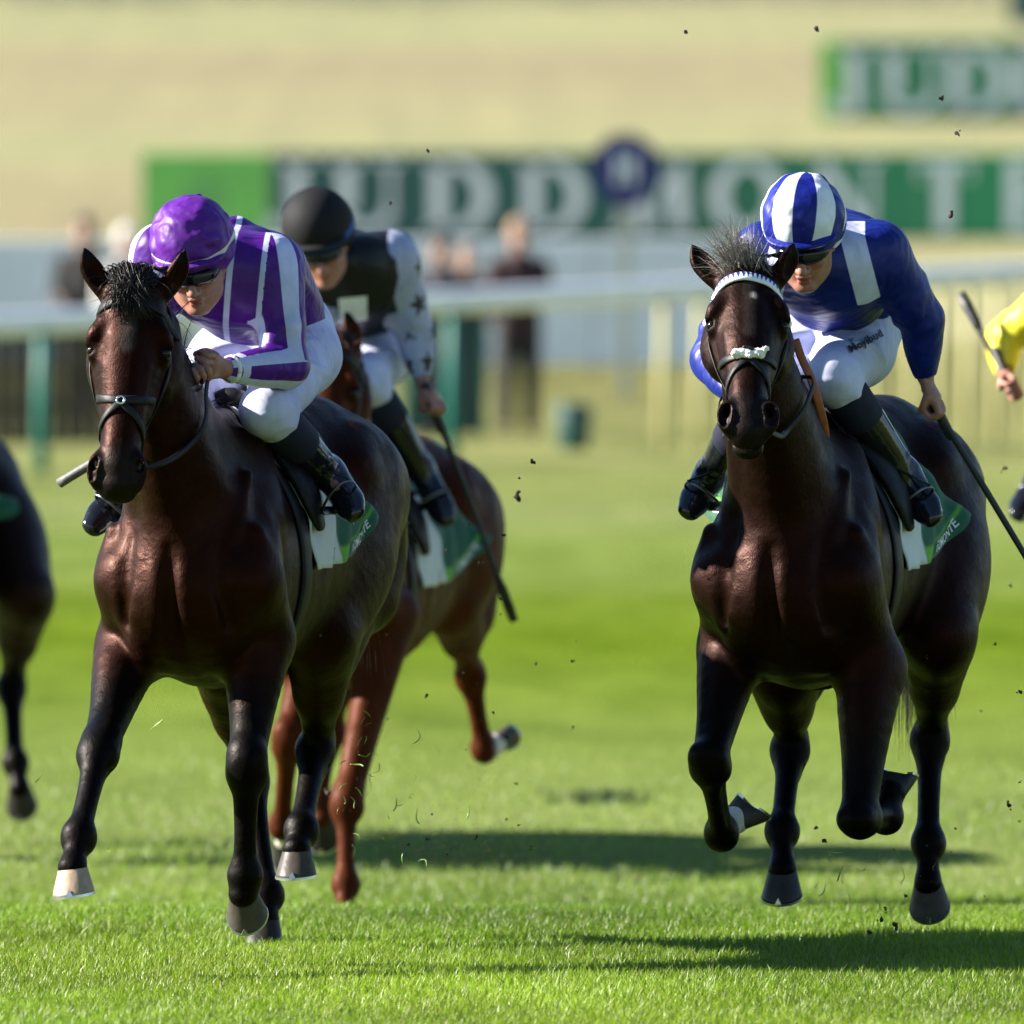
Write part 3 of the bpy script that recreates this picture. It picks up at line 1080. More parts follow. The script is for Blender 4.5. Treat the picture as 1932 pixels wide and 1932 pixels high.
def build_saddlery(hz, cloth, number=None, girth=True, flare=(0.0, 0.0), letters="JUDDMONTE", breast=True):
    """Saddle cloth, saddle, girth and breastplate laid on the horse's back."""
    root, Fd = hz['root'], hz['F']
    cl = hz['spec'].get('chest_l', 0.0)

    def surf(f, th, lift):
        """th: arc angle from straight up (positive to the left)."""
        c = np.array([f, cl * max(0, f) * 1.2, 1.20])
        d = np.array([0, math.sin(th), math.cos(th)])
        p, n = Fd.out(c, d, .52)
        return p + d * lift, n

    nf, nt = 30, 57
    ths = np.linspace(-R(112), R(112), nt)
    Vg = np.zeros((nf, nt, 3))
    u_ = np.zeros((nf, nt))
    v_ = np.zeros((nf, nt))
    for i in range(nf):
        f = .19 - .47 * i / (nf - 1)
        # widest hem in the middle, rear edge raked
        reach = R(103) * (1 - .10 * (i / (nf - 1)) ** 2 - .16 * (i / (nf - 1)) ** 6)
        for j in range(nt):
            th = ths[j] / R(112) * reach
            s = abs(j / (nt - 1) - .5) * 2
            fl = bell(i / (nf - 1), .5, 1.0) * bell(s, .55, 1.0)
            p, n = surf(f - (.03 + .02 * i / (nf - 1)) * s ** 1.6, th, .012 + .006 * math.sin(i * .9 + j * .7))
            side = 1 if th > 0 else -1
            k = flare[0] if side > 0 else flare[1]
            p = p + np.array([-.05, side * .8, .25]) * fl * fl * k
            p[1] += side * .008 * math.sin(i * .55 + s * 5) * bell(s, .3, 1)
            if i < 6:
                p = p + np.array([0, side, 0]) * .012 * bell(s, .5, 1) * (6 - i) / 6
            Vg[i, j] = p
            u_[i, j] = i / (nf - 1)
            v_[i, j] = s
    V = Vg.reshape(-1, 3)
    idx = np.arange(nf * nt).reshape(nf, nt)
    Fq = np.stack([idx[:-1, :-1], idx[:-1, 1:], idx[1:, 1:], idx[1:, :-1]], -1).reshape(-1, 4)[:, ::-1]
    o = mesh_obj("saddle_cloth", V, Fq, cloth, root, attrs={"cu": u_.ravel(), "cv": v_.ravel()})
    so = o.modifiers.new("thick", 'SOLIDIFY')
    so.thickness = .006
    so.offset = 1
    hz['cloth'] = Vg

    def cloth_pt(u, j, lift=.009):
        fi = u * (nf - 1)
        a = int(min(max(math.floor(fi), 0), nf - 2))
        b = int(min(max(math.floor(j), 0), nt - 2))
        s, t = fi - a, j - b
        p = (Vg[a, b] * (1 - s) * (1 - t) + Vg[a + 1, b] * s * (1 - t) + Vg[a, b + 1] * (1 - s) * t + Vg[a + 1, b + 1] * s * t)
        n = np.cross(Vg[a, b + 1] - Vg[a, b], Vg[a + 1, b] - Vg[a, b])
        n = unit(n)
        if n @ (p - np.array([p[0], 0, 1.15])) < 0:
            n = -n
        return p + n * lift
    hz['cloth_pt'] = cloth_pt
    # lettering on the hem, both sides; number above it
    def text_on(txt, side, u0, v0, du, dv, size, mat, name, flip=1):
        """u runs backwards, v towards the hem; the baseline runs along du,dv per metre."""
        cu_ = bpy.data.curves.new("t", 'FONT')
        cu_.body = txt
        cu_.size = size
        cu_.resolution_u = 3
        cu_.offset = size * .012
        ob = bpy.data.objects.new("t", cu_)
        COL.objects.link(ob)
        dg = bpy.context.evaluated_depsgraph_get()
        me = ob.evaluated_get(dg).to_mesh()
        pv = [v.co.copy() for v in me.vertices]
        pf = [tuple(p.vertices) for p in me.polygons]
        W = []
        for p in pv:
            u = u0 + p.x * du[0] + p.y * du[1]
            v = v0 + p.x * dv[0] + p.y * dv[1]
            j = (nt - 1) / 2 * (1 + side * min(max(v, 0), 1))
            W.append(cloth_pt(min(max(u, 0), 1), j))
        bpy.data.objects.remove(ob)
        bpy.data.curves.remove(cu_)
        if W:
            ob = mesh_obj(name, np.array(W), pf, mat, root, smooth=False)
            ob.data.update()
            return ob
    for side in (1, -1):
        # on the left side the words read towards the tail of the cloth from the front
        sg = 1 if side > 0 else -1
        text_on(letters, side, .57 if sg > 0 else 1.0, .965, (sg * 1.25, 0), (0, -1.6), .048, "letter_white", "cloth_lettering")
        if number:
            text_on(number, side, (.74 if len(number) and number == "1" else .60) if sg > 0 else .92, .80, (sg * 1.5, 0), (0, -1.65), .26, "letter_white", "cloth_number")
    # saddle: small flat racing seat with flaps
    S = Field((-.35, -.36, 1.05), (.32, .36, 1.75), .010)
    for s in (1, -1):
        pts = []
        for f_, th, r_ in ((.10, .35, .03), (.13, .8, .028), (.14, 1.1, .022), (.13, 1.36, .012)):
            p, n = surf(f_, s * th, .028)
            pts.append(tuple(p) + (r_ * 3.0, r_))
        S.chain(pts, .03, lat=np.array([1.0, 0, 0]))
    p, n = surf(.14, 0, .05)
    q, n = surf(-.16, 0, .05)
    S.chain([tuple(p) + (.05, .03), tuple((p + q) / 2 - np.array([0, 0, .01])) + (.09, .022), tuple(q + np.array([0, 0, .015])) + (.10, .03)], .04)
    V, Fc = S.mesh(1)
    mesh_obj("saddle", V, Fc, "leather_black", root)
    if girth:
        P, N = [], []
        for th in np.linspace(-R(178), R(178), 60):
            p, n = surf(.22, th, .004)
            P.append(p)
            N.append(n)
        MB().strap(np.array(P), np.array(N), .075, .008).build("girth", "leather_black", root)
    if breast:
        P, N = [], []
        for q in np.linspace(-1, 1, 41):
            # from the saddle round the point of the shoulder and across the breast
            a = q * R(128)
            c = np.array([.36, cl, 1.06 + .24 * abs(q) ** 1.5])
            d = np.array([math.cos(a), math.sin(a), .06])
            p, n = Fd.out(c, d, .62)
            P.append(p + n * .002)
            N.append(n)
        MB().strap(np.array(P), np.array(N), .015, .004).build("breastplate", "strap_matte", root)


def cloth_material(name, lime, green, white_front=.48):
    t = NT(name)
    u, v = t.attr("cu"), t.attr("cv")
    def step(a, x, w=.012):
        mr = t.n("ShaderNodeMapRange")
        mr.inputs[1].default_value = x - w
        mr.inputs[2].default_value = x + w
        t.l(a, mr.inputs[0])
        return mr.outputs[0]
    c = t.mix(step(u, white_front), (.66, .70, .70), green)
    hem = t.math('MULTIPLY', step(v, .905), step(u, .48))
    c = t.mix(hem, c, lime)
    hem2 = t.math('MULTIPLY', step(v, .925), step(u, .57))
    c = t.mix(hem2, c, green)
    t.set(Base_Color=c, Roughness=.75)
    t.b.inputs['Sheen Weight'].default_value = .2
    t.bump(t.noise(9, 4, .6, t.obj()), .35, .02)
    return t.m


cloth_material("cloth_green", (.14, .42, .02), (.006, .10, .045))
simple("letter_white", (.78, .80, .78), .6, .05)
simple("girth_web", (.55, .56, .55), .8, .2, 60, .3, 200)
simple("zig_blue", (.012, .03, .22), .5, .1)
simple("brow_white", (.78, .80, .82), .4, .08)
# ------------------------------------------------------------------ jockey materials
def silk(name, base, second=None, third=None, rough=.42, sheen=.0, wr=1.0, fine=.25, spec=.28):
    """Shiny cloth; 'm1' and 'm2' are signed pattern fields stored on the mesh."""
    t = NT(name)
    c = None
    if second:
        c = t.mix(t.mask("m1"), base, second)
        if third:
            c = t.mix(t.mask("m2"), c, third)
    v = t.obj()
    shade = t.ramp(t.noise(9, 3, .6, v), [(.3, (.82, .82, .82)), (.7, (1.12, 1.12, 1.12))])
    c = t.mix(1.0, c if c is not None else base, shade, 'MULTIPLY')
    t.set(Base_Color=c, Roughness=rough)
    t.b.inputs['Sheen Weight'].default_value = sheen
    t.b.inputs['Sheen Roughness'].default_value = .3
    w = t.n("ShaderNodeTexWave", wave_type='BANDS', bands_direction='DIAGONAL')
    w.inputs['Scale'].default_value = 3.2
    w.inputs['Distortion'].default_value = 9
    w.inputs['Detail'].default_value = 2.5
    w.inputs['Detail Scale'].default_value = 1.3
    t.l(v, w.inputs['Vector'])
    h = t.math('ADD', t.math('MULTIPLY', w.outputs[1], .5), t.math('MULTIPLY', t.noise(9, 2, .5, v, .8), 1.0))
    fw = t.n("ShaderNodeTexWave", wave_type='BANDS', bands_direction='X')
    fw.inputs['Scale'].default_value = 9
    fw.inputs['Distortion'].default_value = 14
    fw.inputs['Detail'].default_value = 3
    fw.inputs['Detail Scale'].default_value = .8
    t.l(v, fw.inputs['Vector'])
    h = t.math('ADD', h, t.math('MULTIPLY', fw.outputs[1], fine))
    rg = t.n("ShaderNodeTexNoise", noise_type='RIDGED_MULTIFRACTAL')
    rg.inputs['Scale'].default_value = 5.5
    rg.inputs['Detail'].default_value = 2.0
    rg.inputs['Roughness'].default_value = .45
    rg.inputs['Distortion'].default_value = .6
    t.l(t.obj((1, 1.6, .8), (.5, .4, .3)), rg.inputs['Vector'])
    h = t.math('ADD', h, t.math('MULTIPLY', rg.outputs[0], .30))
    t.b.inputs['Specular IOR Level'].default_value = spec
    t.bump(h, .34 * wr, .016)
    return t.m


silk("silk_purple", (.062, .0045, .19), (.50, .53, .74))
silk("silk_blue", (.0032, .012, .165), (.52, .55, .76))
silk("silk_black", (.010, .010, .012), (.32, .35, .50), (.010, .010, .012))
silk("silk_yellow", (.70, .60, .04), wr=.8)
silk("silk_green", (.02, .16, .06))
silk("cap_purple", (.085, .009, .22), (.60, .58, .54), rough=.5, wr=1.2, fine=.4)
silk("cap_blue", (.70, .72, .80), (.006, .013, .20), (.006, .013, .20), wr=1.0)
silk("cap_black", (.012, .012, .014), (.02, .09, .34), rough=.7, sheen=.0, wr=.1, spec=.15)
silk("cap_yellow", (.85, .74, .05))
silk("breeches_white", (.50, .53, .72), rough=.6, sheen=.0, wr=.8)
simple("boot_black", (.008, .009, .013), .16, .3, 30, .22, 38)
simple("boot_top", (.012, .014, .030), .7, .2, 30, .2, 90)
simple("goggle_black", (.006, .006, .007), .12, .1, 30)
simple("goggle_lens", (.02, .02, .025), .04, .1, 30)
simple("stirrup_steel", (.20, .20, .21), .4, .1, 40, 0, 80, Metallic=1.0)
simple("whip_black", (.012, .012, .013), .5, .3, 60, .4, 220)
dull("goggle_lens", .25)
dull("goggle_black", .3)
dull("boot_top", .2)
simple("whip_grey", (.10, .10, .10), .55, .2, 60, .3, 220)
simple("wrist_white", (.75, .75, .70), .6, .08)
simple("print_black", (.008, .008, .012), .7, .05)
simple("print_teal", (.02, .16, .14), .7, .05)
simple("vest_patch", (.75, .76, .74), .6, .1)
simple("wrap_cuff", (.74, .75, .80), .6, .1)


def skin_mat():
    t = NT("skin")
    v = t.obj()
    c = t.mix(1.0, t.attr("col", 'Color'), t.ramp(t.noise(60, 4, .6, v), [(.3, (.86, .82, .82)), (.7, (1.1, 1.06, 1.04))]), 'MULTIPLY')
    t.set(Base_Color=c, Roughness=.48)
    t.b.inputs['Subsurface Weight'].default_value = .12
    t.b.inputs['Subsurface Radius'].default_value = (.02, .008, .004)
    t.b.inputs['Subsurface Scale'].default_value = .3
    t.bump(t.noise(220, 3, .6, v), .15, .003)


skin_mat()


def fist_chains(w, Hc, grip, flip=1):
    w, Hc, g = np.asarray(w), np.asarray(Hc), unit(grip)
    D = unit(Hc - w)
    g = unit(g - D * (g @ D))
    N = np.cross(g, D) * flip
    ch = [([tuple(w) + (.026, .021), tuple(w * .5 + Hc * .5) + (.034, .020), tuple(Hc + N * .006) + (.043, .023)], g, .014)]
    for o, L in ((-.033, .92), (-.011, 1.04), (.011, 1.0), (.032, .84)):
        b = Hc + g * o + N * .014 + D * .018
        ch.append(([tuple(b) + (.0105,), tuple(b + D * .030 * L + N * .002) + (.0100,), tuple(b + D * .036 * L - N * .024) + (.0092,), tuple(b + D * .010 * L - N * .036) + (.0085,)], None, .003))
    b = Hc - D * .012 + g * .030 - N * .002
    ch.append(([tuple(b) + (.014,), tuple(b + D * .024 - N * .018 + g * .004) + (.0120,), tuple(b + D * .040 - N * .036 - g * .012) + (.0100,)], None, .006))
    return ch


def build_jockey(fr, label, sp, h=0.0065):
    root = empty("jockey", tuple(fr.O), fr.rz)
    tag(root, label, "person", "jockeys riding in the race")
    pv, ch, nb = sp['pelvis'], sp['chest'], sp['neck']
    sh, el, wr, ha = sp['shoulder'], sp['elbow'], sp['wrist'], sp['hand']     # [left, right]
    hp, kn, an, to = sp['hip'], sp['knee'], sp['ankle'], sp['toe']
    lat = unit(sh[0] - sh[1])
    allp = np.array([pv, ch, nb] + sh + el + wr + ha + hp + kn + an + to + [sp['head']])
    lo, hi = allp.min(0) - .22, allp.max(0) + .22
    C = sp['head']
    p_, y_, r_ = (R(a) for a in sp['look'])          # pitch down, yaw to the left, roll
    fv = unit(np.array([math.cos(p_) * math.cos(y_), math.cos(p_) * math.sin(y_), -math.sin(p_)]))
    l0 = unit(np.cross([0, 0, 1.0], fv))
    u0 = np.cross(fv, l0)
    lv = l0 * math.cos(r_) + u0 * math.sin(r_)
    uv = -l0 * math.sin(r_) + u0 * math.cos(r_)
    hs = sp.get('hs', 1.0)

    def HF(x, y, z):
        return C + hs * (fv * x + lv * y + uv * z)
    hax = np.array([fv, lv, uv])

    def hell(Fd, c, r, k=.01, op='add'):
        Fd.ell(HF(*c), np.array(r) * hs, hax, k, op)

    def hchain(Fd, rows, k=.01, op='add'):
        Fd.chain([tuple(HF(*r[:3])) + tuple(q * hs for q in r[3:]) for r in rows], k, op=op, lat=lv)

    mid = pv * .5 + ch * .5 + np.array([0, 0, .03 + sp.get('mid_up', 0)])
    thr = [(tuple(pv) + (.145, .115)), (tuple(mid) + (.150, .110)), (tuple(ch) + (.175, .115)), (tuple(ch * .45 + nb * .55) + (.13, .085)), (tuple(nb) + (.065, .060))]

    # ---- body (skin): one continuous figure, mostly inside the clothes
    B = Field(lo, hi, h * sp.get('bh', .62))
    B.chain([r[:3] + (r[3] * .88, r[4] * .86) for r in thr], .04, lat=lat)
    hell(B, (-.012, 0, .030), (.098, .076, .098))
    hell(B, (.035, 0, -.040), (.062, .060, .075), .02)
    hchain(B, [(.015, .055, -.035, .022), (.03, .052, -.078, .019), (.070, .018, -.106, .017)], .02)
    hchain(B, [(.015, -.055, -.035, .022), (.03, -.052, -.078, .019), (.070, -.018, -.106, .017)], .02)
    hell(B, (.074, 0, -.104), (.024, .024, .019), .015)
    for s in (1, -1):
        hell(B, (.066, s * .038, -.022), (.026, .026, .020), .018)
        hell(B, (.080, s * .031, .006), (.016, .018, .013), .008, 'sub')
        hell(B, (-.006, s * .080, -.008), (.017, .008, .030), .006)
        hell(B, (.100, s * .0125, -.042), (.013, .009, .009), .006)
        hell(B, (.103, s * .0085, -.050), (.006, .0045, .006), .002, 'sub')
    hchain(B, [(.090, 0, .012, .010), (.106, 0, -.015, .011), (.116, 0, -.036, .0135)], .010)
    hchain(B, [(.084, 0, .022, .045, .012)], .012)
    hchain(B, [(.094, 0, -.066, .022, .008)], .006)
    hchain(B, [(.091, 0, -.081, .019, .0085)], .006)
    hchain(B, [(.106, 0, -.0735, .021, .0022)], .002, op='sub')
    B.chain([tuple(nb) + (.058,), tuple(HF(-.02, 0, -.05)) + (.055,)], .03)
    for i in (0, 1):
        B.chain([tuple(sh[i]) + (.055,), tuple(el[i]) + (.040,), tuple(el[i] * .6 + wr[i] * .4) + (.042,), tuple(wr[i]) + (.026,)], .02, n=4)
        for (c_, l_, k_) in fist_chains(wr[i], ha[i], sp['grip'][i], sp.get('flip', (1, 1))[i]):
            B.chain(c_, k_, lat=l_)
        B.chain([tuple(hp[i]) + (.075,), tuple(kn[i]) + (.045,), tuple(kn[i] * .7 + an[i] * .3) + (.040,), tuple(an[i]) + (.026,), tuple(an[i] * .45 + to[i] * .55) + (.018,)], .02, n=1)
        B.chain([tuple(pv) + (.11,), tuple(hp[i]) + (.09,)], .03)
    V, F = B.mesh(1)
    sk = np.array(sp.get('skin', (.33, .155, .115)))
    col = np.tile(sk, (len(V), 1))
    col = paint(col, V, HF(.098, .018, -.073), HF(.098, -.018, -.073), .010, sk * (.85, .55, .55), .008)
    for s in (1, -1):
        col = paint(col, V, HF(.085, s * .035, -.03), HF(.085, s * .035, -.03), .018, sk * (1.08, .82, .80), .03)
    hair = np.array([.03, .02, .015])
    col = paint(col, V, HF(-.07, 0, .02), HF(-.06, 0, -.03), .07, hair, .015)
    mesh_obj("body", V, F, "skin", root, attrs={"col": col})

    # ---- jacket
    K = Field(lo, hi, h)
    K.chain([r[:3] + (r[3] * 1.06, r[4] * 1.08) for r in thr[:-1]], .05, lat=lat)
    K.chain([tuple(ch + np.array([.03, 0, -.075])) + (.150, .085), tuple(ch * .55 + pv * .45 + np.array([.03, 0, -.05])) + (.145, .095)], .06, lat=lat)
    K.chain([tuple(nb) + (.070, .062), tuple(nb * .8 + HF(-.01, 0, -.05) * .2) + (.062, .058)], .04, lat=lat)
    K.chain([tuple(sh[0]) + (.078,), tuple(ch * .4 + nb * .6) + (.085,), tuple(sh[1]) + (.078,)], .06)
    for i in (0, 1):
        a, b, c = sh[i], el[i], wr[i]
        K.chain([tuple(a) + (.082,), tuple(a * .6 + b * .4) + (.077,), tuple(b) + (.064,)], .04, n=4)
        K.chain([tuple(b) + (.064,), tuple(b * .55 + c * .45) + (.058,), tuple(b * .12 + c * .88) + (.040,), tuple(c * 1.0) + (.032,)], .02, n=4)
        # folds: rings of slack cloth
        for q in range(sp.get('folds', 4)):
            t_ = .18 + .2 * q
            m_ = a * (1 - t_) + b * t_
            d_ = unit(b - a)
            o_ = unit(np.cross(d_, [math.sin(q * 2.1 + i), math.cos(q * 1.7), .5]))
            K.chain([tuple(m_ + o_ * .060) + (.017,), tuple(m_ + d_ * .022 + np.cross(d_, o_) * .062) + (.015,), tuple(m_ + d_ * .035 - o_ * .058) + (.013,)], .022)
        d_ = unit(wr[i] - ha[i])
        K.chain([tuple(wr[i] - d_ * .02) + (.03,), tuple(wr[i] - d_ * .075) + (.05,)], .0, n=1, op='sub')
    for q in range(9):            # long drawn folds from the shoulder to the waist
        i = q % 2
        a_, b_ = sh[i], pv
        d_ = unit(b_ - a_)
        o_ = unit(np.cross(d_, [math.sin(q * 1.9), math.cos(q * 2.3), .6 * math.sin(q)]))
        c0_ = ch * .5 + sh[i] * .5
        rr = .135 + .01 * math.sin(q * 3.1)
        K.chain([tuple(c0_ * .9 + pv * .1 + o_ * rr * .75) + (.010,), tuple(c0_ * .5 + mid * .5 + o_ * rr) + (.014,), tuple(mid * .4 + pv * .6 + o_ * rr) + (.009,)], .020)
    # trim where the breeches take over
    dn = unit(pv - ch)
    K.chain([tuple(pv + dn * sp.get('hem', .155)) + (.22,)], .0, n=1, op='sub')
    V, F = K.mesh(2)
    V = ripple(V, sp.get('seed', 1), .0035)
    m1 = np.full(len(V), -.05)
    m2 = np.full(len(V), -.05)
    m1, m2 = sp['pattern'](V, m1, m2, sp)
    mesh_obj("jacket", V, F, sp['jacket'], root, attrs={"m1": m1, "m2": m2})
    KJ = K

    # ---- breeches
    K = Field(lo, hi, h)
    K.chain([tuple(pv - dn * .02) + (.142, .112), tuple(pv + dn * .07) + (.148, .120)], .04, lat=lat)
    for i in (0, 1):
        a, b = hp[i], kn[i]
        K.chain([tuple(pv + dn * .05) + (.12,), tuple(a) + (.108,)], .05)
        K.chain([tuple(a) + (.108,), tuple(a * .55 + b * .45) + (.098,), tuple(b) + (.072,)], .05, n=4)
        c = b + unit(an[i] - b) * .10
        K.chain([tuple(b) + (.074,), tuple(c) + (.062,)], .03)
        kd = unit(b - a)
        for q in range(7):
            o_ = unit(np.cross(kd, [math.sin(q * 2.4 + i), math.cos(q * 1.3), math.sin(q * .9)]))
            o2 = np.cross(kd, o_)
            t0 = .08 + .10 * (q % 4)
            K.chain([tuple(a + (b - a) * t0 + o_ * (.108 - .03 * t0)) + (.009,), tuple(a + (b - a) * (t0 + .22) + (o_ * .8 + o2 * .6) * (.102 - .03 * t0)) + (.012,), tuple(a + (b - a) * (t0 + .42) + (o_ * .45 + o2 * .9) * (.094 - .035 * t0)) + (.007,)], .018)
        for q in range(5):          # creases behind the knee
            o_ = unit(np.cross(kd, [0.2, .3, 1]))
            m_ = b + unit(an[i] - b) * (.0 + .017 * q)
            K.ell(m_ + kd * .035, (.045, .05, .007), None, .012)
    V, F = K.mesh(2)
    V = ripple(V, sp.get('seed', 1) + 3, .0025)
    KB = K
    br = mesh_obj("breeches", V, F, sp.get('breeches', 'breeches_white'), root)

    # ---- boots
    for i in (0, 1):
        a, b, t_ = kn[i], an[i], to[i]
        d_ = unit(b - a)
        st = a + d_ * sp.get('boot_start', .085)
        K = Field(np.minimum(np.minimum(a, b), t_) - .16, np.maximum(np.maximum(a, b), t_) + .16, h)
        ft = unit(t_ - b)
        K.chain([tuple(st + d_ * .05) + (.060,), tuple(a * .55 + b * .45) + (.062,), tuple(a * .2 + b * .8) + (.050,), tuple(b) + (.046,)], .02, n=4)
        heel = b + d_ * .055 - ft * .02
        sl = unit(np.cross(ft, d_))
        K.chain([tuple(b) + (.045,), tuple(heel) + (.036, .038)], .02, lat=sl)
        K.chain([tuple(b + d_ * .025) + (.044, .048), tuple(b * .5 + t_ * .5 + d_ * .03) + (.047, .046), tuple(t_ - ft * .03 + d_ * .012) + (.048, .036), tuple(t_ + ft * .02) + (.034, .024)], .03, lat=sl)
        for q in range(3):
            K.chain([tuple(b - d_ * (.01 + .022 * q) + sl * .036 + ft * .02) + (.010,), tuple(b - d_ * (.015 + .022 * q) + ft * .045) + (.011,), tuple(b - d_ * (.01 + .022 * q) - sl * .036 + ft * .02) + (.010,)], .012)
        V, F = K.mesh(2)
        bo = mesh_obj("boot", V, F, sp.get('boot', 'boot_black'), root)
        K = Field(np.minimum(a, b) - .14, np.maximum(a, b) + .14, h)
        K.chain([tuple(st) + (.068,), tuple(st + d_ * .085) + (.064,)], .01)
        K.chain([tuple(a - d_ * .02) + (.085,)], .0, n=1, op='sub')
        V, F = K.mesh(1)
        mesh_obj("boot_top", V, F, sp.get('boot_top', 'boot_top'), bo)

    # ---- cap over the helmet
    K = Field(C - .24, C + .24, h * .75)
    cr_ = sp.get('cap_r', (.138, .122, .128))
    hell(K, (-.018, 0, .070), cr_, .01)
    hell(K, (-.05, 0, .028), (.108, .112, .075), .03)
    K.chain([tuple(HF(-.02, 0, -.11)) + (.128 * hs,)], .006, n=1, op='sub')
    hell(K, (.05, 0, -.035), (.10, .095, .070), .006, 'sub')
    V, F = K.mesh(2)
    W = (V - C) / hs
    x_, yy, zz = W @ fv, W @ lv, W @ uv
    g = np.random.default_rng(sp.get('seed', 1))
    if sp.get('cap_wrinkle', 1):
        V = ripple(V, sp.get('seed', 1) + 8, .0035 * sp.get('cap_wrinkle', 1), 2.2)
    pole = unit(uv + fv * (-math.tan(p_ * .0)) * 0 + np.array([-.85, 0, 1.0]))
    camd = np.array([math.cos(fr.yaw), math.sin(fr.yaw), 0])
    e1 = unit(camd - pole * (pole @ camd))
    e2 = np.cross(pole, e1)
    Wc = V - HF(-.018, 0, .070)
    gore = np.arctan2(Wc @ e2, Wc @ e1)
    m1 = {'band': .0085 - np.abs(zz - (.058 - .10 * (x_ - .1))), 'gores': np.cos(6 * gore) * .02, 'rim': .013 - np.abs(zz - (.046 - .10 * (x_ - .1))), 'none': np.full(len(V), -.05)}[sp.get('cap_pat', 'none')]
    m2 = .014 - np.abs(zz - (.020 - .10 * (x_ - .1))) if sp.get('cap_pat') == 'gores' else np.full(len(V), -.05)
    cap = mesh_obj("cap", V, F, sp['cap'], root, attrs={"m1": m1, "m2": m2})
    K = Field(C - .24, C + .24, h * .6)
    hell(K, (.064, 0, .052), (.074, .102, .016), .004)
    hell(K, (.046, 0, .026), (.082, .092, .030), .006, 'sub')
    K.chain([tuple(HF(-.05, 0, .03)) + (.10 * hs,)], .0, n=1, op='sub')
    V, F = K.mesh(1)
    mesh_obj("peak", V, F, sp['cap'], cap, attrs={"m1": np.full(len(V), -.05 if sp.get('cap_pat') != 'gores' else .05), "m2": np.full(len(V), -.05)})
    if sp.get('cap_bun'):
        K = Field(HF(-.018, 0, .070) + pole * .125 - .08, HF(-.018, 0, .070) + pole * .125 + .08, .005)
        for q in range(9):
            o_ = g.normal(size=3) * .013
            K.ell(HF(-.018, 0, .070) + pole * .104 + o_, np.array([.018, .018, .008]) * g.uniform(.5, .9), None, .008)
        V, F = K.mesh(1)
        mesh_obj("cap_bunch", V, F, sp['cap'], cap, attrs={"m1": np.full(len(V), -.05), "m2": np.full(len(V), -.05)})
    # ---- goggles
    K = Field(C - .2, C + .2, h * .6)
    hell(K, (.058, 0, .006), (.064, .079, .038), .01)
    hell(K, (.022, 0, .002), (.070, .076, .06), .004, 'sub')
    V, F = K.mesh(1)
    gg = mesh_obj("goggles", V, F, "goggle_black", root)
    for s in (1, -1):
        VV, FF = [], []
        nu, nv_ = 10, 7
        for i in range(nu):
            for j in range(nv_):
                y0 = s * (.009 + .050 * i / (nu - 1))
                z0 = .000 + (j / (nv_ - 1) - .5) * .046 * (1 - .25 * (i / (nu - 1)) ** 2)
                q = 1 - (y0 / .0795) ** 2 - ((z0 - .006) / .0392) ** 2
                VV.append(HF(.0592 + .0645 * math.sqrt(max(q, .02)), y0, z0))
        FF = [(i * nv_ + j, i * nv_ + j + 1, (i + 1) * nv_ + j + 1, (i + 1) * nv_ + j) for i in range(nu - 1) for j in range(nv_ - 1)]
        mesh_obj("goggle_lens", np.array(VV), FF, "goggle_lens", gg)
    P, N = [], []
    for q in np.linspace(-1.25, 1.25, 24):
        d_ = HF(-math.cos(q) * .105 + .0, math.sin(q) * .094, .004 + .02 * math.cos(q))
        P.append(d_)
        N.append(d_ - C)
    MB().strap(np.array(P), np.array(N), .024, .004).build("goggle_strap", "goggle_black", gg)
    # chin strap
    P, N = [], []
    for q in np.linspace(-1.3, 1.3, 20):
        d_ = HF(.030, math.sin(q) * .066, -.035 - .078 * math.cos(q))
        P.append(d_)
        N.append(fv * .3 + (d_ - HF(.03, 0, -.03)))
    MB().strap(np.array(P), np.array(N), .012, .003).build("chin_strap", "goggle_black", cap)
    return dict(root=root, HF=HF, sp=sp, fr=fr, KJ=KJ, KB=KB)


def ripple(V, seed, amp, fs=1.0):
    g = np.random.default_rng(seed)
    out = np.zeros(len(V))
    for _ in range(7):
        d = unit(g.normal(size=3))
        f = g.uniform(22, 60) * fs
        d2 = unit(g.normal(size=3))
        out += np.sin(V @ d * f + 1.6 * np.sin(V @ d2 * f * .4 + g.uniform(0, 6)) + g.uniform(0, 6))
    c = V.mean(0)
    n = V - c
    n = n / (np.linalg.norm(n, axis=1, keepdims=True) + 1e-6)
    return V + n * (out / 7 * amp * 1.8)[:, None]


def arm_coords(V, sp, i):
    """Length along the arm, angle round it and distance from it."""
    a, b, c = sp['shoulder'][i], sp['elbow'][i], sp['wrist'][i]
    d1, t1 = seg_dist(V, a, b)
    d2, t2 = seg_dist(V, b, c)
    L1, L2 = np.linalg.norm(b - a), np.linalg.norm(c - b)
    first = d1 < d2
    up = np.where(first, t1 * L1, L1 + t2 * L2)
    # one steady reference normal for both halves keeps stripes running straight through the elbow
    nrm = unit(np.cross(unit(b - a), unit(c - b)))
    th = np.zeros(len(V))
    for (p, q, m) in ((a, b, first), (b, c, ~first)):
        ax = unit(q - p)
        e = unit(nrm - ax * (nrm @ ax))
        w = np.cross(ax, e)
        r = V - p
        th = np.where(m, np.arctan2(r @ w, r @ e), th)
    return up, th, np.minimum(d1, d2), L1, L2


def pat_plain(V, m1, m2, sp):
    return m1, m2


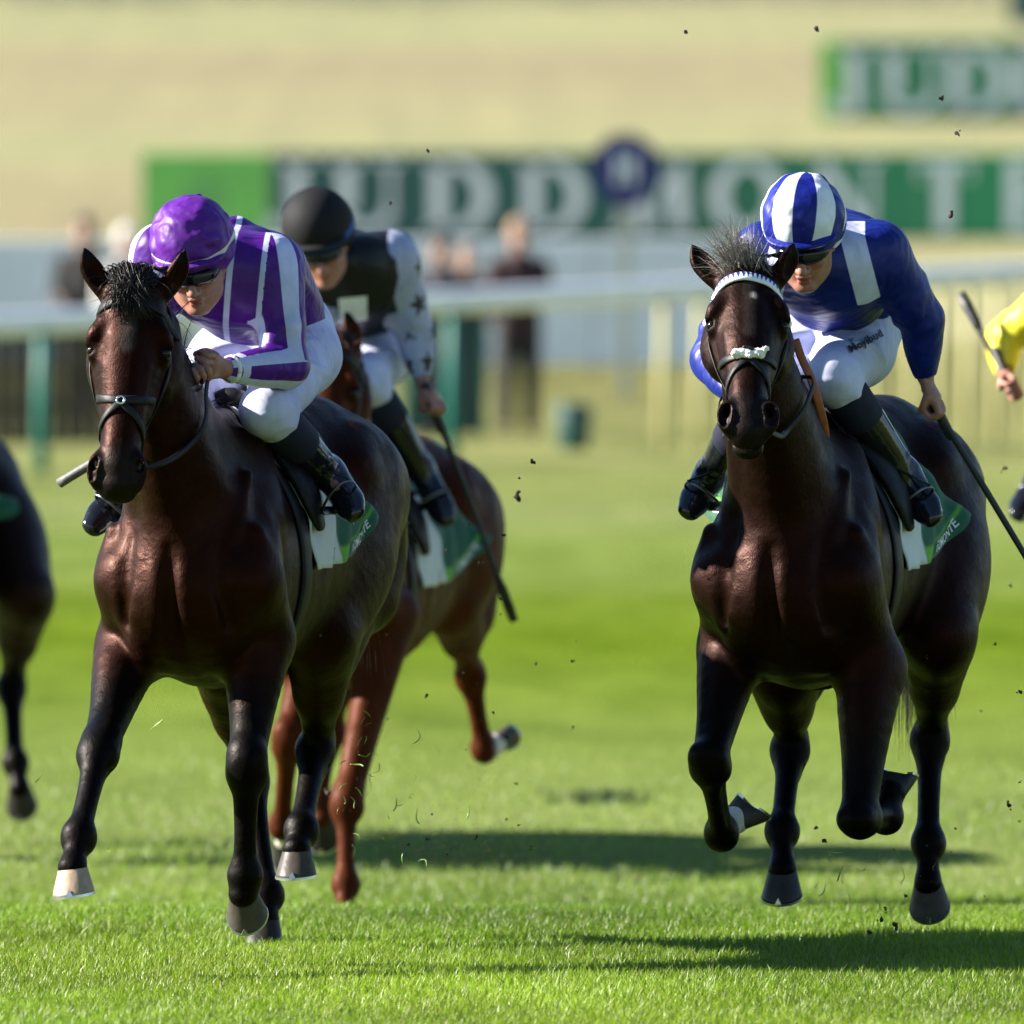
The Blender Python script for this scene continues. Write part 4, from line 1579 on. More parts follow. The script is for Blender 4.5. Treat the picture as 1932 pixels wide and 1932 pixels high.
def pat_purple(V, m1, m2, sp):
    lat = unit(sp['shoulder'][0] - sp['shoulder'][1])
    ch, pv = sp['chest'], sp['pelvis']
    for i in (0, 1):
        up, th, d, L1, L2 = arm_coords(V, sp, i)
        a = sp['shoulder'][i]
        side = ((V - a) @ (lat * (1 if i == 0 else -1)))
        on = (d < .125) & (side > -.012) | (d < .10) & (up > .16)
        st = (np.sin(4 * th + sp.get('stripe_ph', .4)) - .12) * .022
        ring = .008 - np.abs(side + .022)
        m1 = np.where(on, st, np.where((d < .15) & (side > -.06), ring, m1))
        cuff = (up > L1 + L2 - .055) & (d < .07) & (up < L1 + L2 - .030)
        m1 = np.where(cuff, .02, m1)
    c = (V - ch) @ lat
    tors = (np.abs(c) < .11)
    line = .0085 - np.abs(c - .01)
    m1 = np.where(tors, np.maximum(m1, line), m1)
    dn = unit(pv - ch)
    hem = .012 - np.abs((V - pv) @ dn - .045)
    near = np.linalg.norm(V - pv, axis=1) < .25
    m1 = np.where(near, np.maximum(m1, hem), m1)
    return m1, m2


def pat_blue(V, m1, m2, sp):
    for i in (0, 1):
        s = sp['shoulder'][i]
        nb = sp['neck']
        lat = unit(sp['shoulder'][0] - sp['shoulder'][1]) * (1 if i == 0 else -1)
        a = s * .72 + nb * .28 + np.array([.0, 0, .05])
        b = s * .78 + sp['chest'] * .22 + np.array([.10, 0, -.10])
        d, t = seg_dist(V, a, b)
        x = (V - a) @ lat
        e = .036 - np.abs(x + .022 - .25 * np.clip(-(V - a)[:, 2], 0, .2))
        e = np.minimum(e, .125 - np.linalg.norm(V - (a + b) / 2, axis=1))
        m1 = np.maximum(m1, e)
    return m1, m2


def pat_stars(V, m1, m2, sp):
    for i in (0, 1):
        up, th, d, L1, L2 = arm_coords(V, sp, i)
        lat = unit(sp['shoulder'][0] - sp['shoulder'][1]) * (1 if i == 0 else -1)
        side = (V - sp['shoulder'][i]) @ lat
        m1 = np.where(d < .12, np.maximum(m1, np.minimum(side - .004, .12 - d)), m1)
        m1 = np.where((d < .095) & (up > .17), .04, m1)
        for q, t0 in enumerate((.05, .17, .29, .40)):
            for ph in (0, 1.57, 3.14, -1.57):
                a0 = (ph + (q % 2) * .6 + sp.get('star_ph', 0))
                dth = (th - a0 + math.pi) % (2 * math.pi) - math.pi
                X, Y = dth * .075, up - t0
                r = np.hypot(X, Y)
                an = np.arctan2(X, -Y)
                seg = np.abs((an + math.pi / 5) % (2 * math.pi / 5) - math.pi / 5) / (math.pi / 5)
                R_ = .044 - .030 * seg ** .75
                m2 = np.where((d < .11) & (side > .01), np.maximum(m2, R_ - r), m2)
    return m1, m2


def build_whip(fr, label, P, mat="whip_black", flap=True, r=(.010, .0085, .006, .004)):
    """Whip as a tapering shaft through local points P, handle first."""
    root = empty("whip", tuple(fr.O), fr.rz)
    tag(root, label, "whip", "whips carried by the jockeys")
    Q = cr_spline(np.array(P), 8)
    n = len(Q)
    rr = np.interp(np.linspace(0, 1, n), np.linspace(0, 1, len(r)), r)
    MB().tube(Q, rr, 10).build("shaft", mat, root)
    d = unit(Q[1] - Q[0])
    MB().tube([Q[0] - d * .012, Q[0] - d * .002, Q[0] + d * .16, Q[0] + d * .17], [r[0] * 1.25, r[0] * 1.5, r[0] * 1.35, r[0]], 10).build("handle", mat, root)
    if flap:
        e = unit(Q[-1] - Q[-2])
        nn = unit(np.cross(e, [0, 1, .2]))
        MB().strap(np.array([Q[-1] - e * .03, Q[-1] + e * .03, Q[-1] + e * .10, Q[-1] + e * .15]), np.tile(nn, (4, 1)), [.016, .034, .036, .03], .008).build("flap", mat, root)
    return root


def build_stirrup(hz, an, to, mat="stirrup_steel"):
    d = unit(to - an)
    dn = unit(np.array([0, 0, -1.0]) - d * (d @ np.array([0, 0, -1.0])))
    sl = np.cross(d, dn)
    c = an * .35 + to * .65
    sole = c + dn * .052
    P = [sole - sl * .052, sole - sl * .03, sole + sl * .03, sole + sl * .052]
    root = hz['root']
    st = MB().strap(np.array(P), np.tile(dn, (4, 1)), .034, .008).build("stirrup", mat, root)
    t = np.linspace(0, math.pi, 15)
    Q = [sole - dn * (.105 * math.sin(a)) + sl * .051 * math.cos(a) for a in t]
    MB().strap(np.array(Q), np.array([q - (sole - dn * .03) for q in Q]), .010, .004).build("stirrup_bow", mat, st)
    top = sole - dn * .11
    hip = np.array([.12, top[1] * .55, 1.45])
    MB().strap(np.array([top, top * .6 + hip * .4, hip]), np.tile(np.array([0, np.sign(top[1]), .2]), (3, 1)), .016, .004).build("stirrup_leather", "leather_black", st)


def pix_hit(fr, Fd, px, py, lift=.003, start=.9):
    """Point on a sculpted surface under a photograph pixel."""
    o, d = fr.ray_local(px, py)
    d = d / np.linalg.norm(d)
    t0 = max(0.0, (np.linalg.norm(o[:2]) - 2.0))
    p, n = Fd.hit(o + d * t0, d, 4.0)
    return p + n * lift, n


def print_text(fr, Fd, parent, txt, x0, y0, ang, size_px, mat, name, bold=.03, sub=True):
    """Lettering printed on cloth: outlines laid on the sculpted surface."""
    cu_ = bpy.data.curves.new("t", 'FONT')
    cu_.body = txt
    cu_.size = size_px
    cu_.resolution_u = 2
    cu_.offset = size_px * bold
    ob = bpy.data.objects.new("t", cu_)
    COL.objects.link(ob)
    me = ob.evaluated_get(bpy.context.evaluated_depsgraph_get()).to_mesh()
    ca, sa = math.cos(ang), math.sin(ang)
    W = [pix_hit(fr, Fd, x0 + v.co.x * ca - v.co.y * sa, y0 - (v.co.x * sa + v.co.y * ca), .005)[0] for v in me.vertices]
    Fp = [tuple(q.vertices) for q in me.polygons]
    bpy.data.objects.remove(ob)
    bpy.data.curves.remove(cu_)
    return mesh_obj(name, np.array(W), Fp, mat, parent, smooth=False)
# ------------------------------------------------------------------ the course, the hill and the background
PROF_Y = np.array([2, 36.6, 37.6, 39.0, 41.0, 43.0, 46, 52, 60, 80, 100, 110, 120, 132, 150, 170, 210, 260, 400, 900])
PROF_Z = np.array([0, 0, -.015, -.10, -.25, -.28, -.23, -.12, -.05, -.06, -.04, .10, .48, 1.02, 1.88, 2.78, 4.2, 6.2, 13, 40])


def gz(Y):
    return np.interp(Y, PROF_Y, PROF_Z)


def ground_sheet(name, ys, xs, mat, dz=0.0):
    ys, xs = np.array(ys), np.array(xs)
    z = np.convolve(np.pad(gz(ys), 2, mode='edge'), np.ones(5) / 5, 'valid')
    z[:2], z[-2:] = gz(ys[:2]), gz(ys[-2:])
    X, Y = np.meshgrid(xs, ys)
    Z = np.repeat(z[:, None], len(xs), 1) + .012 * np.sin(X * 1.7 + Y * .9) * np.sin(Y * .53) * (Y > 30) + dz
    V = np.stack([X, Y, Z], -1).reshape(-1, 3)
    idx = np.arange(len(ys) * len(xs)).reshape(len(ys), len(xs))
    F = np.stack([idx[:-1, :-1], idx[:-1, 1:], idx[1:, 1:], idx[1:, :-1]], -1).reshape(-1, 4)
    return mesh_obj(name, V, F, mat)


def turf_mat():
    t = NT("turf")
    tc = t.n("ShaderNodeTexCoord")
    sep = t.n("ShaderNodeSeparateXYZ")
    t.l(tc.outputs['Object'], sep.inputs[0])
    mr = t.n("ShaderNodeMapRange")
    mr.inputs[1].default_value, mr.inputs[2].default_value = 30, 110
    y2 = t.math('ADD', sep.outputs[1], t.math('MULTIPLY', sep.outputs[0], .15))
    t.l(y2, mr.inputs[0])

    def p(y):
        return (y - 30) / 80.0
    a, b, c, d = (.125, .185, .022), (.165, .225, .050), (.205, .25, .085), (.235, .255, .095)
    stripes = t.ramp(mr.outputs[0], [(p(30), a), (p(41), a), (p(44), c), (p(50), b), (p(54), (.14, .205, .030)), (p(59), (.115, .18, .014)), (p(64), (.128, .19, .023)), (p(67), b), (p(73), b), (p(78), c), (p(84), (.19, .23, .07)), (p(93), d), (p(108), (.20, .20, .08))])
    v = t.obj((1.2, .35, 1))
    m = t.mix(1.0, stripes, t.ramp(t.noise(1.3, 5, .65, v), [(.3, (.72, .76, .7)), (.72, (1.25, 1.2, 1.3))]), 'MULTIPLY')
    m = t.mix(.8, m, t.ramp(t.noise(38, 4, .7, t.obj((1, .4, 1))), [(.3, (.78, .8, .76)), (.7, (1.2, 1.18, 1.25))]), 'MULTIPLY')
    t.set(Base_Color=m, Roughness=1.0)
    t.b.inputs['Specular IOR Level'].default_value = .0
    t.bump(t.noise(55, 4, .7, t.obj((1, .5, 1))), .9, .05)


turf_mat()


def hill_mat():
    t = NT("dry_hill")
    v = t.obj((.045, .02, .02))
    band = t.noise(1.0, 4, .55, t.obj((.02, .03, .0)))
    c = t.ramp(band, [(.32, (.205, .165, .078)), (.45, (.232, .203, .094)), (.55, (.238, .228, .098)), (.68, (.195, .21, .082))])
    c = t.mix(.7, c, t.ramp(t.noise(3.0, 5, .7, t.obj((.5, .02, .1))), [(.3, (.8, .8, .78)), (.7, (1.15, 1.15, 1.1))]), 'MULTIPLY')
    t.set(Base_Color=c, Roughness=.95)
    t.bump(t.noise(6, 4, .7, t.obj()), .6, .1)


hill_mat()
xs_g = np.concatenate([np.linspace(-260, -14, 12), np.linspace(-12, 12, 61), np.linspace(14, 260, 12)])
tag(ground_sheet("ground", np.concatenate([np.linspace(2, 30, 8), np.linspace(31, 60, 117), np.linspace(61, 118, 58)]), xs_g, "turf"), kind="structure")
tag(ground_sheet("hill", np.concatenate([np.linspace(117.5, 280, 80), np.linspace(290, 900, 30)]), xs_g, "dry_hill", .004), kind="structure")


# ---- grass blades in and around the zone of sharp focus
def blade_mat():
    t = NT("grass_blade")
    col = t.attr("col", 'Color')
    t.set(Base_Color=col, Roughness=.45)
    t.b.inputs['Specular IOR Level'].default_value = .42
    tr = t.n("ShaderNodeBsdfTranslucent")
    t.l(t.mix(1.0, col, (1.25, 1.5, .6), 'MULTIPLY'), tr.inputs[0])
    mx = t.n("ShaderNodeMixShader")
    mx.inputs[0].default_value = .38
    t.l(t.b.outputs[0], mx.inputs[1])
    t.l(tr.outputs[0], mx.inputs[2])
    out = [n for n in t.t.nodes if n.type == 'OUTPUT_MATERIAL'][0]
    t.l(mx.outputs[0], out.inputs[0])


blade_mat()


def grass(zones, seed=5):
    g = np.random.default_rng(seed)
    X, Y, S = [], [], []
    for (y0, y1, dens, sc) in zones:
        hw = y1 / 23040 * 966 + 1.3
        n = int((y1 - y0) * 2 * hw * dens)
        y = g.uniform(y0, y1, n)
        x = g.uniform(-hw, hw, n)
        X.append(x)
        Y.append(y)
        S.append(np.full(n, sc))
    X, Y, S = np.concatenate(X), np.concatenate(Y), np.concatenate(S)
    keep = g.uniform(0, 1, len(X)) < np.clip((51 - Y) / 10, 0, 1) ** 1.5 + (Y < 41)
    X, Y, S = X[keep], Y[keep], S[keep]
    n = len(X)
    patch = .5 + .5 * np.sin(X * 2.3 + 1.7 * np.sin(Y * .8)) * np.sin(Y * 1.9 + np.sin(X * 1.3))
    tuft = g.uniform(0, 1, n) ** 3
    H = (.016 + .014 * g.uniform(0, 1, n) + .010 * patch + .018 * tuft) * S
    W = (.0011 + .0010 * g.uniform(0, 1, n)) * S
    a = g.uniform(0, 2 * np.pi, n)
    lean = g.uniform(.1, .9, n) * H
    dx, dy = np.cos(a), np.sin(a)
    b = a + np.pi / 2 + g.normal(0, .5, n)
    sx, sy = np.cos(b) * W, np.sin(b) * W
    Z = gz(Y) - .004
    P = np.zeros((n, 5, 3))
    P[:, 0] = np.stack([X - sx, Y - sy, Z], -1)
    P[:, 1] = np.stack([X + sx, Y + sy, Z], -1)
    P[:, 2] = np.stack([X - sx * .85 + dx * lean * .3, Y - sy * .85 + dy * lean * .3, Z + H * .6], -1)
    P[:, 3] = np.stack([X + sx * .85 + dx * lean * .3, Y + sy * .85 + dy * lean * .3, Z + H * .6], -1)
    P[:, 4] = np.stack([X + dx * lean, Y + dy * lean, Z + H], -1)
    i = np.arange(n) * 5
    quads = np.stack([i, i + 1, i + 3, i + 2], -1)
    tris = np.stack([i + 2, i + 3, i + 4], -1)
    m = g.uniform(0, 1, n)[:, None]
    c = np.array([.102, .182, .010]) * (1 - m) + np.array([.235, .325, .044]) * m
    pt2 = (.5 + .5 * np.sin(X * .9 + 2.1 * np.sin(Y * .37 + 1.0)) * np.sin(Y * .62 + 1.4 * np.sin(X * .7)))[:, None]
    pt3 = (.5 + .5 * np.sin(X * 5.1 + 2 * np.sin(Y * 2.2)) * np.sin(Y * 3.3 + 2 * np.sin(X * 2.7)))[:, None]
    c = c * (.72 + .36 * pt2 + .22 * pt3) * (1 + np.array([.22, .04, .1]) * (pt2 - .4))
    dry = (g.uniform(0, 1, n) < .05)[:, None]
    c = np.where(dry, np.array([.26, .24, .12]), c) * (.75 + .5 * patch[:, None] * .6)
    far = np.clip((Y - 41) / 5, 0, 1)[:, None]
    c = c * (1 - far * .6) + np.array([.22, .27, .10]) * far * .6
    col = np.repeat(c, 5, 0)
    return mesh_obj("grass", P.reshape(-1, 3), [quads, tris], "grass_blade", attrs={"col": col})


tag(grass([(32.2, 37.4, 9500, 1.0), (37.4, 41, 5500, 1.05), (41, 52, 2600, 1.1)]), "short green racecourse turf with fine upright blades", "grass", kind="stuff")

# ---- advertising boards with lettering
simple("board_green", (.026, .115, .105), .5, .12, 2)
def board_print():
    t = NT("board_print")
    sp_ = t.n("ShaderNodeSeparateXYZ")
    tc = t.n("ShaderNodeTexCoord")
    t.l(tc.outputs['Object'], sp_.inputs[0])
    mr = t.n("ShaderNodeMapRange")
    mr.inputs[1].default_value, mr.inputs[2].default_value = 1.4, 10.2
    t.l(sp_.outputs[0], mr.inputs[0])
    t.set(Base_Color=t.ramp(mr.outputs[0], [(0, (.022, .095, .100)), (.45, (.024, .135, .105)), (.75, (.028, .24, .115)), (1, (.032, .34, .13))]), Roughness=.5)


board_print()
simple("board_lime", (.20, .60, .12), .5, .12, 2)
simple("board_mid", (.026, .24, .11), .5, .12, 2)
simple("board_letter", (.86, .90, .95), .5, .06)
simple("board_back", (.30, .31, .30), .7, .1)
simple("rail_white", (.88, .89, .90), .4, .08, 3)
simple("post_teal", (.012, .16, .13), .5, .15, 5)
simple("post_pale", (.50, .47, .22), .6, .15, 5)
simple("hoarding_white", (.84, .88, .95), .55, .07, 2)
simple("shade_brown", (.060, .045, .032), .8, .3, 5, .4, 30)  # dark brown that paints in the shade behind the rail
simple("bin_teal", (.010, .06, .055), .5, .2, 5)
simple("sign_blue", (.014, .016, .16), .4, .1, 5)
simple("sign_post", (.60, .60, .52), .5, .1, 5)
simple("pale_straw", (.52, .50, .38), .8, .15, 4)


def letter(ch, h):
    """Roman capitals with thick and thin strokes and slab serifs; returns MB in x,z, origin at bottom centre."""
    m = MB()
    T, t, d = h * .23, h * .085, .02

    def bar(x0, x1, z0, z1):
        m.box((x0, -d, z0), (x1, 0, z1))

    def slant(x0, x1, w, z0=0, z1=None):
        z1 = h if z1 is None else z1
        V = [(x0 - w / 2, -d, z0), (x0 + w / 2, -d, z0), (x1 + w / 2, -d, z1), (x1 - w / 2, -d, z1)]
        m.add(V + [(a, 0, c) for a, b, c in V], [(0, 1, 2, 3), (7, 6, 5, 4), (0, 4, 5, 1), (1, 5, 6, 2), (2, 6, 7, 3), (3, 7, 4, 0)])

    def arc(cx, cz, rx, rz, a0, a1, w0, w1, n=18):
        q = np.linspace(a0, a1, n)
        V = []
        for a in q:
            w = w0 + (w1 - w0) * abs(math.cos(a))
            for k, s in ((-.5, -d), (.5, -d), (.5, 0), (-.5, 0)):
                V.append((cx + (rx + w * k) * math.cos(a), s, cz + (rz + w * k) * math.sin(a)))
        F = [(i * 4 + j, i * 4 + (j + 1) % 4, i * 4 + 4 + (j + 1) % 4, i * 4 + 4 + j) for i in range(n - 1) for j in range(4)]
        m.add(V, F)
    if ch == 'J':
        bar(-T / 2, T / 2, h * .2, h)
        bar(-T, T, h - t, h + .002)
        arc(-h * .16, h * .2, h * .2, h * .16, -math.pi, 0, t, T * .8)
    elif ch == 'U':
        bar(-h * .38, -h * .38 + T, h * .3, h)
        bar(h * .30, h * .30 + t, h * .3, h)
        bar(-h * .5, -h * .03, h - t, h + .002)
        bar(h * .16, h * .5, h - t, h + .002)
        arc(0, h * .33, h * .33, h * .28, -math.pi, 0, t * 1.3, T * .7)
    elif ch == 'D':
        bar(-h * .42, -h * .42 + T, 0, h)
        arc(-h * .12, h / 2, h * .46, h * .455, -math.pi / 2, math.pi / 2, t, T)
        bar(-h * .5, -h * .12, 0, t)
        bar(-h * .5, -h * .12, h - t, h)
    elif ch == 'M':
        slant(-h * .42, -h * .34, t)
        slant(-h * .02, -h * .34, T)
        slant(-h * .02, h * .36, t)
        slant(h * .44, h * .38, T)
        bar(-h * .54, -h * .28, -.002, t * .8)
        bar(h * .28, h * .58, -.002, t * .8)
    elif ch == 'O':
        arc(0, h / 2, h * .40, h * .455, 0, 2 * math.pi, t, T, 34)
    elif ch == 'N':
        bar(-h * .40, -h * .40 + t, 0, h)
        slant(h * .36, -h * .34, T)
        bar(h * .34, h * .34 + t, 0, h)
        bar(-h * .5, -h * .26, -.002, t * .8)
        bar(h * .22, h * .52, h - t * .8, h + .002)
    elif ch == 'T':
        bar(-T / 2, T / 2, 0, h - t)
        bar(-h * .38, h * .38, h - t, h)
        bar(-h * .38, -h * .38 + t * .7, h * .72, h - t)
        bar(h * .38 - t * .7, h * .38, h * .72, h - t)
    elif ch == 'E':
        bar(-h * .34, -h * .34 + T, 0, h)
        bar(-h * .34 + T, h * .30, 0, t)
        bar(-h * .34 + T, h * .30, h - t, h)
        bar(-h * .34 + T, h * .18, h * .5 - t / 2, h * .5 + t / 2)
    elif ch == 'H':
        bar(-h * .34, -h * .34 + T, 0, h)
        bar(h * .34 - T, h * .34, 0, h)
        bar(-h * .34 + T, h * .34 - T, h * .45, h * .58)
    return m


def ad_board(label, Y, px0, px1, py_top, py_bot, letters, lime_to=None, mid_from=None):
    s = FPX / Y
    x0, x1 = (px0 - 966) / s, (px1 - 966) / s
    z0, z1 = CAM_Z - (py_bot - 250) / s, CAM_Z - (py_top - 250) / s
    root = empty("advertising_board", (x0, Y, z0))
    tag(root, label, "sign", "green advertising boards on the hillside")
    W, Hh = x1 - x0, z1 - z0
    xl = (lime_to - px0) / s if lime_to else 0
    xm = (mid_from - px0) / s if mid_from else W
    if xl:
        MB().box((0, -.03, 0), (xl - .004, .03, Hh), bev=.008).build("panel", "board_lime", root, False)
    n = max(1, round((xm - xl) / 2.2))
    for i in range(n):
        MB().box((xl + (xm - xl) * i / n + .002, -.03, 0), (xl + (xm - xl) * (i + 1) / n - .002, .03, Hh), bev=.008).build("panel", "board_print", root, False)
    if xm < W:
        MB().box((xm + .002, -.03, 0), (W, .03, Hh), bev=.008).build("panel", "board_mid", root, False)
    for i in range(int(W / 2.0) + 1):
        x = min(W - .05, .05 + i * 2.0)
        MB().box((x - .03, .032, -.9), (x + .03, .09, Hh * .9)).build("leg", "board_back", root, False)
    for ch, px in letters:
        m = letter(ch, Hh * .82)
        o = m.build("letter", "board_letter", root, False)
        o.location = ((px - px0) / s, -.034, Hh * .09)
    return root


b2 = ad_board("long dark green board lettered JUDDMONTE in white behind the riders", 135, 268, 2560, 288, 452,
              [('J', 560), ('U', 690), ('D', 868), ('D', 1045), ('M', 1225), ('O', 1410), ('N', 1592), ('T', 1782), ('E', 1945)], 510)
b1 = ad_board("green board lettered JUD at the top right, higher on the hillside", 165, 1545, 2500, 76, 228,
              [('J', 1612), ('U', 1718), ('D', 1846), ('D', 1970), ('M', 2110), ('O', 2250), ('N', 2380)], 1592, 1600)
# a paler crest on the lime panel of the long board
mm = MB()
for k in range(3):
    mm.box((.50 + .16 * k, -.036, .30 + .05 * (k == 1)), (.60 + .16 * k, -.031, .62 + .08 * (k == 1)), bev=.001)
simple("crest_pale", (.16, .42, .14), .5, .05)
mm.build("crest", "crest_pale", b2, False)
tag(mesh_obj("corner_board", *(lambda m: (np.array(m.v), m.f))(MB().box((0, -.04, 0), (1.2, .04, 1.2), bev=.01)), "board_green", smooth=False), "dark green board corner just showing in the top right corner", "sign")
cb = bpy.data.objects["corner_board"]
cb.location = (at(1905, 45, 185)[0], 185, at(1905, 45, 185)[2])

# ---- round blue sign on a pale post
s = FPX / 108
sg = empty("round_sign", (at(1180, 320, 108)[0], 108, float(gz(108.))))
tag(sg, "round dark blue sign with a pale letter on a pale post, before the long board", "sign")
zc = CAM_Z - (318 - 250) / s - float(gz(108.))
VV, FF = [], []
nn = 36
for yy in (-.02, .02):
    for k in range(nn):
        a = 2 * math.pi * k / nn
        r = .31 * (1 + .13 * max(0, -math.sin(a)) ** 6)
        VV.append((r * math.cos(a), yy, zc + r * math.sin(a)))
FF = [tuple(range(nn)), tuple(range(2 * nn - 1, nn - 1, -1))] + [(k, nn + k, nn + (k + 1) % nn, (k + 1) % nn) for k in range(nn)]
mesh_obj("disc", np.array(VV), FF, "sign_blue", sg, smooth=False)
lo_ = letter('H', .27).build("letter", "board_letter", sg, False)
lo_.location = (0, -.024, zc - .135)
MB().box((-.05, .024, 0), (.05, .10, zc + .2), bev=.01).build("post", "sign_post", sg, False)

# ---- white hoarding behind the rail: panels in a row
hw_ = empty("white_hoarding", (0, 112, float(gz(112.))))
tag(hw_, "long pale white hoarding standing behind the running rail", "hoarding")
s = FPX / 112
zt = CAM_Z - (452 - 250) / s - float(gz(112.))
x = (-420 - 966) / s
while x < (1400 - 966) / s:
    MB().box((x + .006, -.03, .10), (x + 1.49, .03, zt), bev=.01).build("panel", "hoarding_white", hw_, False)
    MB().box((x - .02, .034, 0), (x + .03, .10, zt * .95)).build("post", "board_back", hw_, False)
    x += 1.5


# ---- running rail: white tube on posts
def rail_pt(px):
    Y = 88 + (px / 1932) * 8.0
    s_ = FPX / Y
    top = 612 - 98 * (px / 1932)
    return np.array([(px - 966) / s_, Y, CAM_Z - (top - 250) / s_])


rl = empty("running_rail", (0, 92, 0))
tag(rl, "white plastic running rail on posts along the far side of the course", "rail")
P = np.array([rail_pt(p) for p in np.linspace(-900, 2900, 40)]) - np.array([0, 92, 0])
MB().tube(P, .085, 12).build("rail_tube", "rail_white", rl)
for p, mt in [(-700, 'post_teal'), (-300, 'post_teal'), (78, 'post_teal'), (470, 'post_teal'), (852, 'post_teal'), (1320, 'post_pale'), *[(q_, 'post_pale') for q_ in (1250, 1380, 1440, 1530, 1598, 1650, 1722, 1770, 1828, 1880, 1960)], (2230, 'post_pale'), (2600, 'post_pale')]:
    q = rail_pt(p)
    w = .055 if mt == 'post_teal' else .042
    zg = float(gz(q[1])) - .05
    MB().tube([(q[0], q[1] - 92, zg), (q[0], q[1] - 92, (q[2] + zg) / 2), (q[0] + .01, q[1] - 92 - .03, q[2])], [w, w * .9, w * .8], 10).build("post", mt, rl)

# ---- brown boards standing in for a shaded area, teal banner, bin behind the rail
bb = empty("shade_planks", (0, 96, float(gz(96.))))
tag(bb, "dark brown planks standing in for the shade behind the rail at the left", "shade stand-in")
s = FPX / 96
for i in range(26):
    x = (-330 - 966) / s + i * .11
    MB().box((x, -.02, .0), (x + .10, .02, .93 + .015 * math.sin(i * 2.3)), bev=.006).build("plank", "shade_brown", bb, False)
MB().box(((-330 - 966) / s, .022, .25), ((-330 - 966) / s + 2.86, .06, .33)).build("batten", "shade_brown", bb, False)
tb = empty("teal_banner", (at(838, 700, 97)[0], 97, float(gz(97.))))
tag(tb, "dark teal banner panel behind the rail near the spectators", "banner")
MB().box((-.30, -.012, .05), (.30, .012, 1.0), bev=.004).build("sheet", "bin_teal", tb, False)
for q in (-.31, .31):
    MB().tube([(q, 0, 0), (q, 0, 1.08)], .02, 8).build("pole", "post_teal", tb)
bn = empty("litter_bin", (at(1083, 770, 94)[0], 94, float(gz(94.))))
tag(bn, "small dark teal bin on the grass behind the rail", "bin")
m = MB()
m.tube([(0, 0, 0), (0, 0, .02), (0, 0, .30), (0, 0, .31)], [.11, .12, .145, .14], 16)
m.build("tub", "bin_teal", bn)
MB().tube([(0, 0, .312), (0, 0, .335), (0, 0, .36)], [.15, .152, .11], 16).build("lid", "bin_teal", bn)


# ---- spectators
def spec_mat(name, c):
    simple(name, c, .8, .2, 12)


spec_mat("wear_maroon", (.035, .012, .016))
spec_mat("wear_navy", (.012, .016, .03))
spec_mat("wear_grey", (.55, .54, .52))
spec_mat("wear_dark", (.016, .015, .018))
simple("spec_hair", (.03, .018, .012), .6, .2)
simple("spec_hair_fair", (.28, .17, .10), .6, .2)


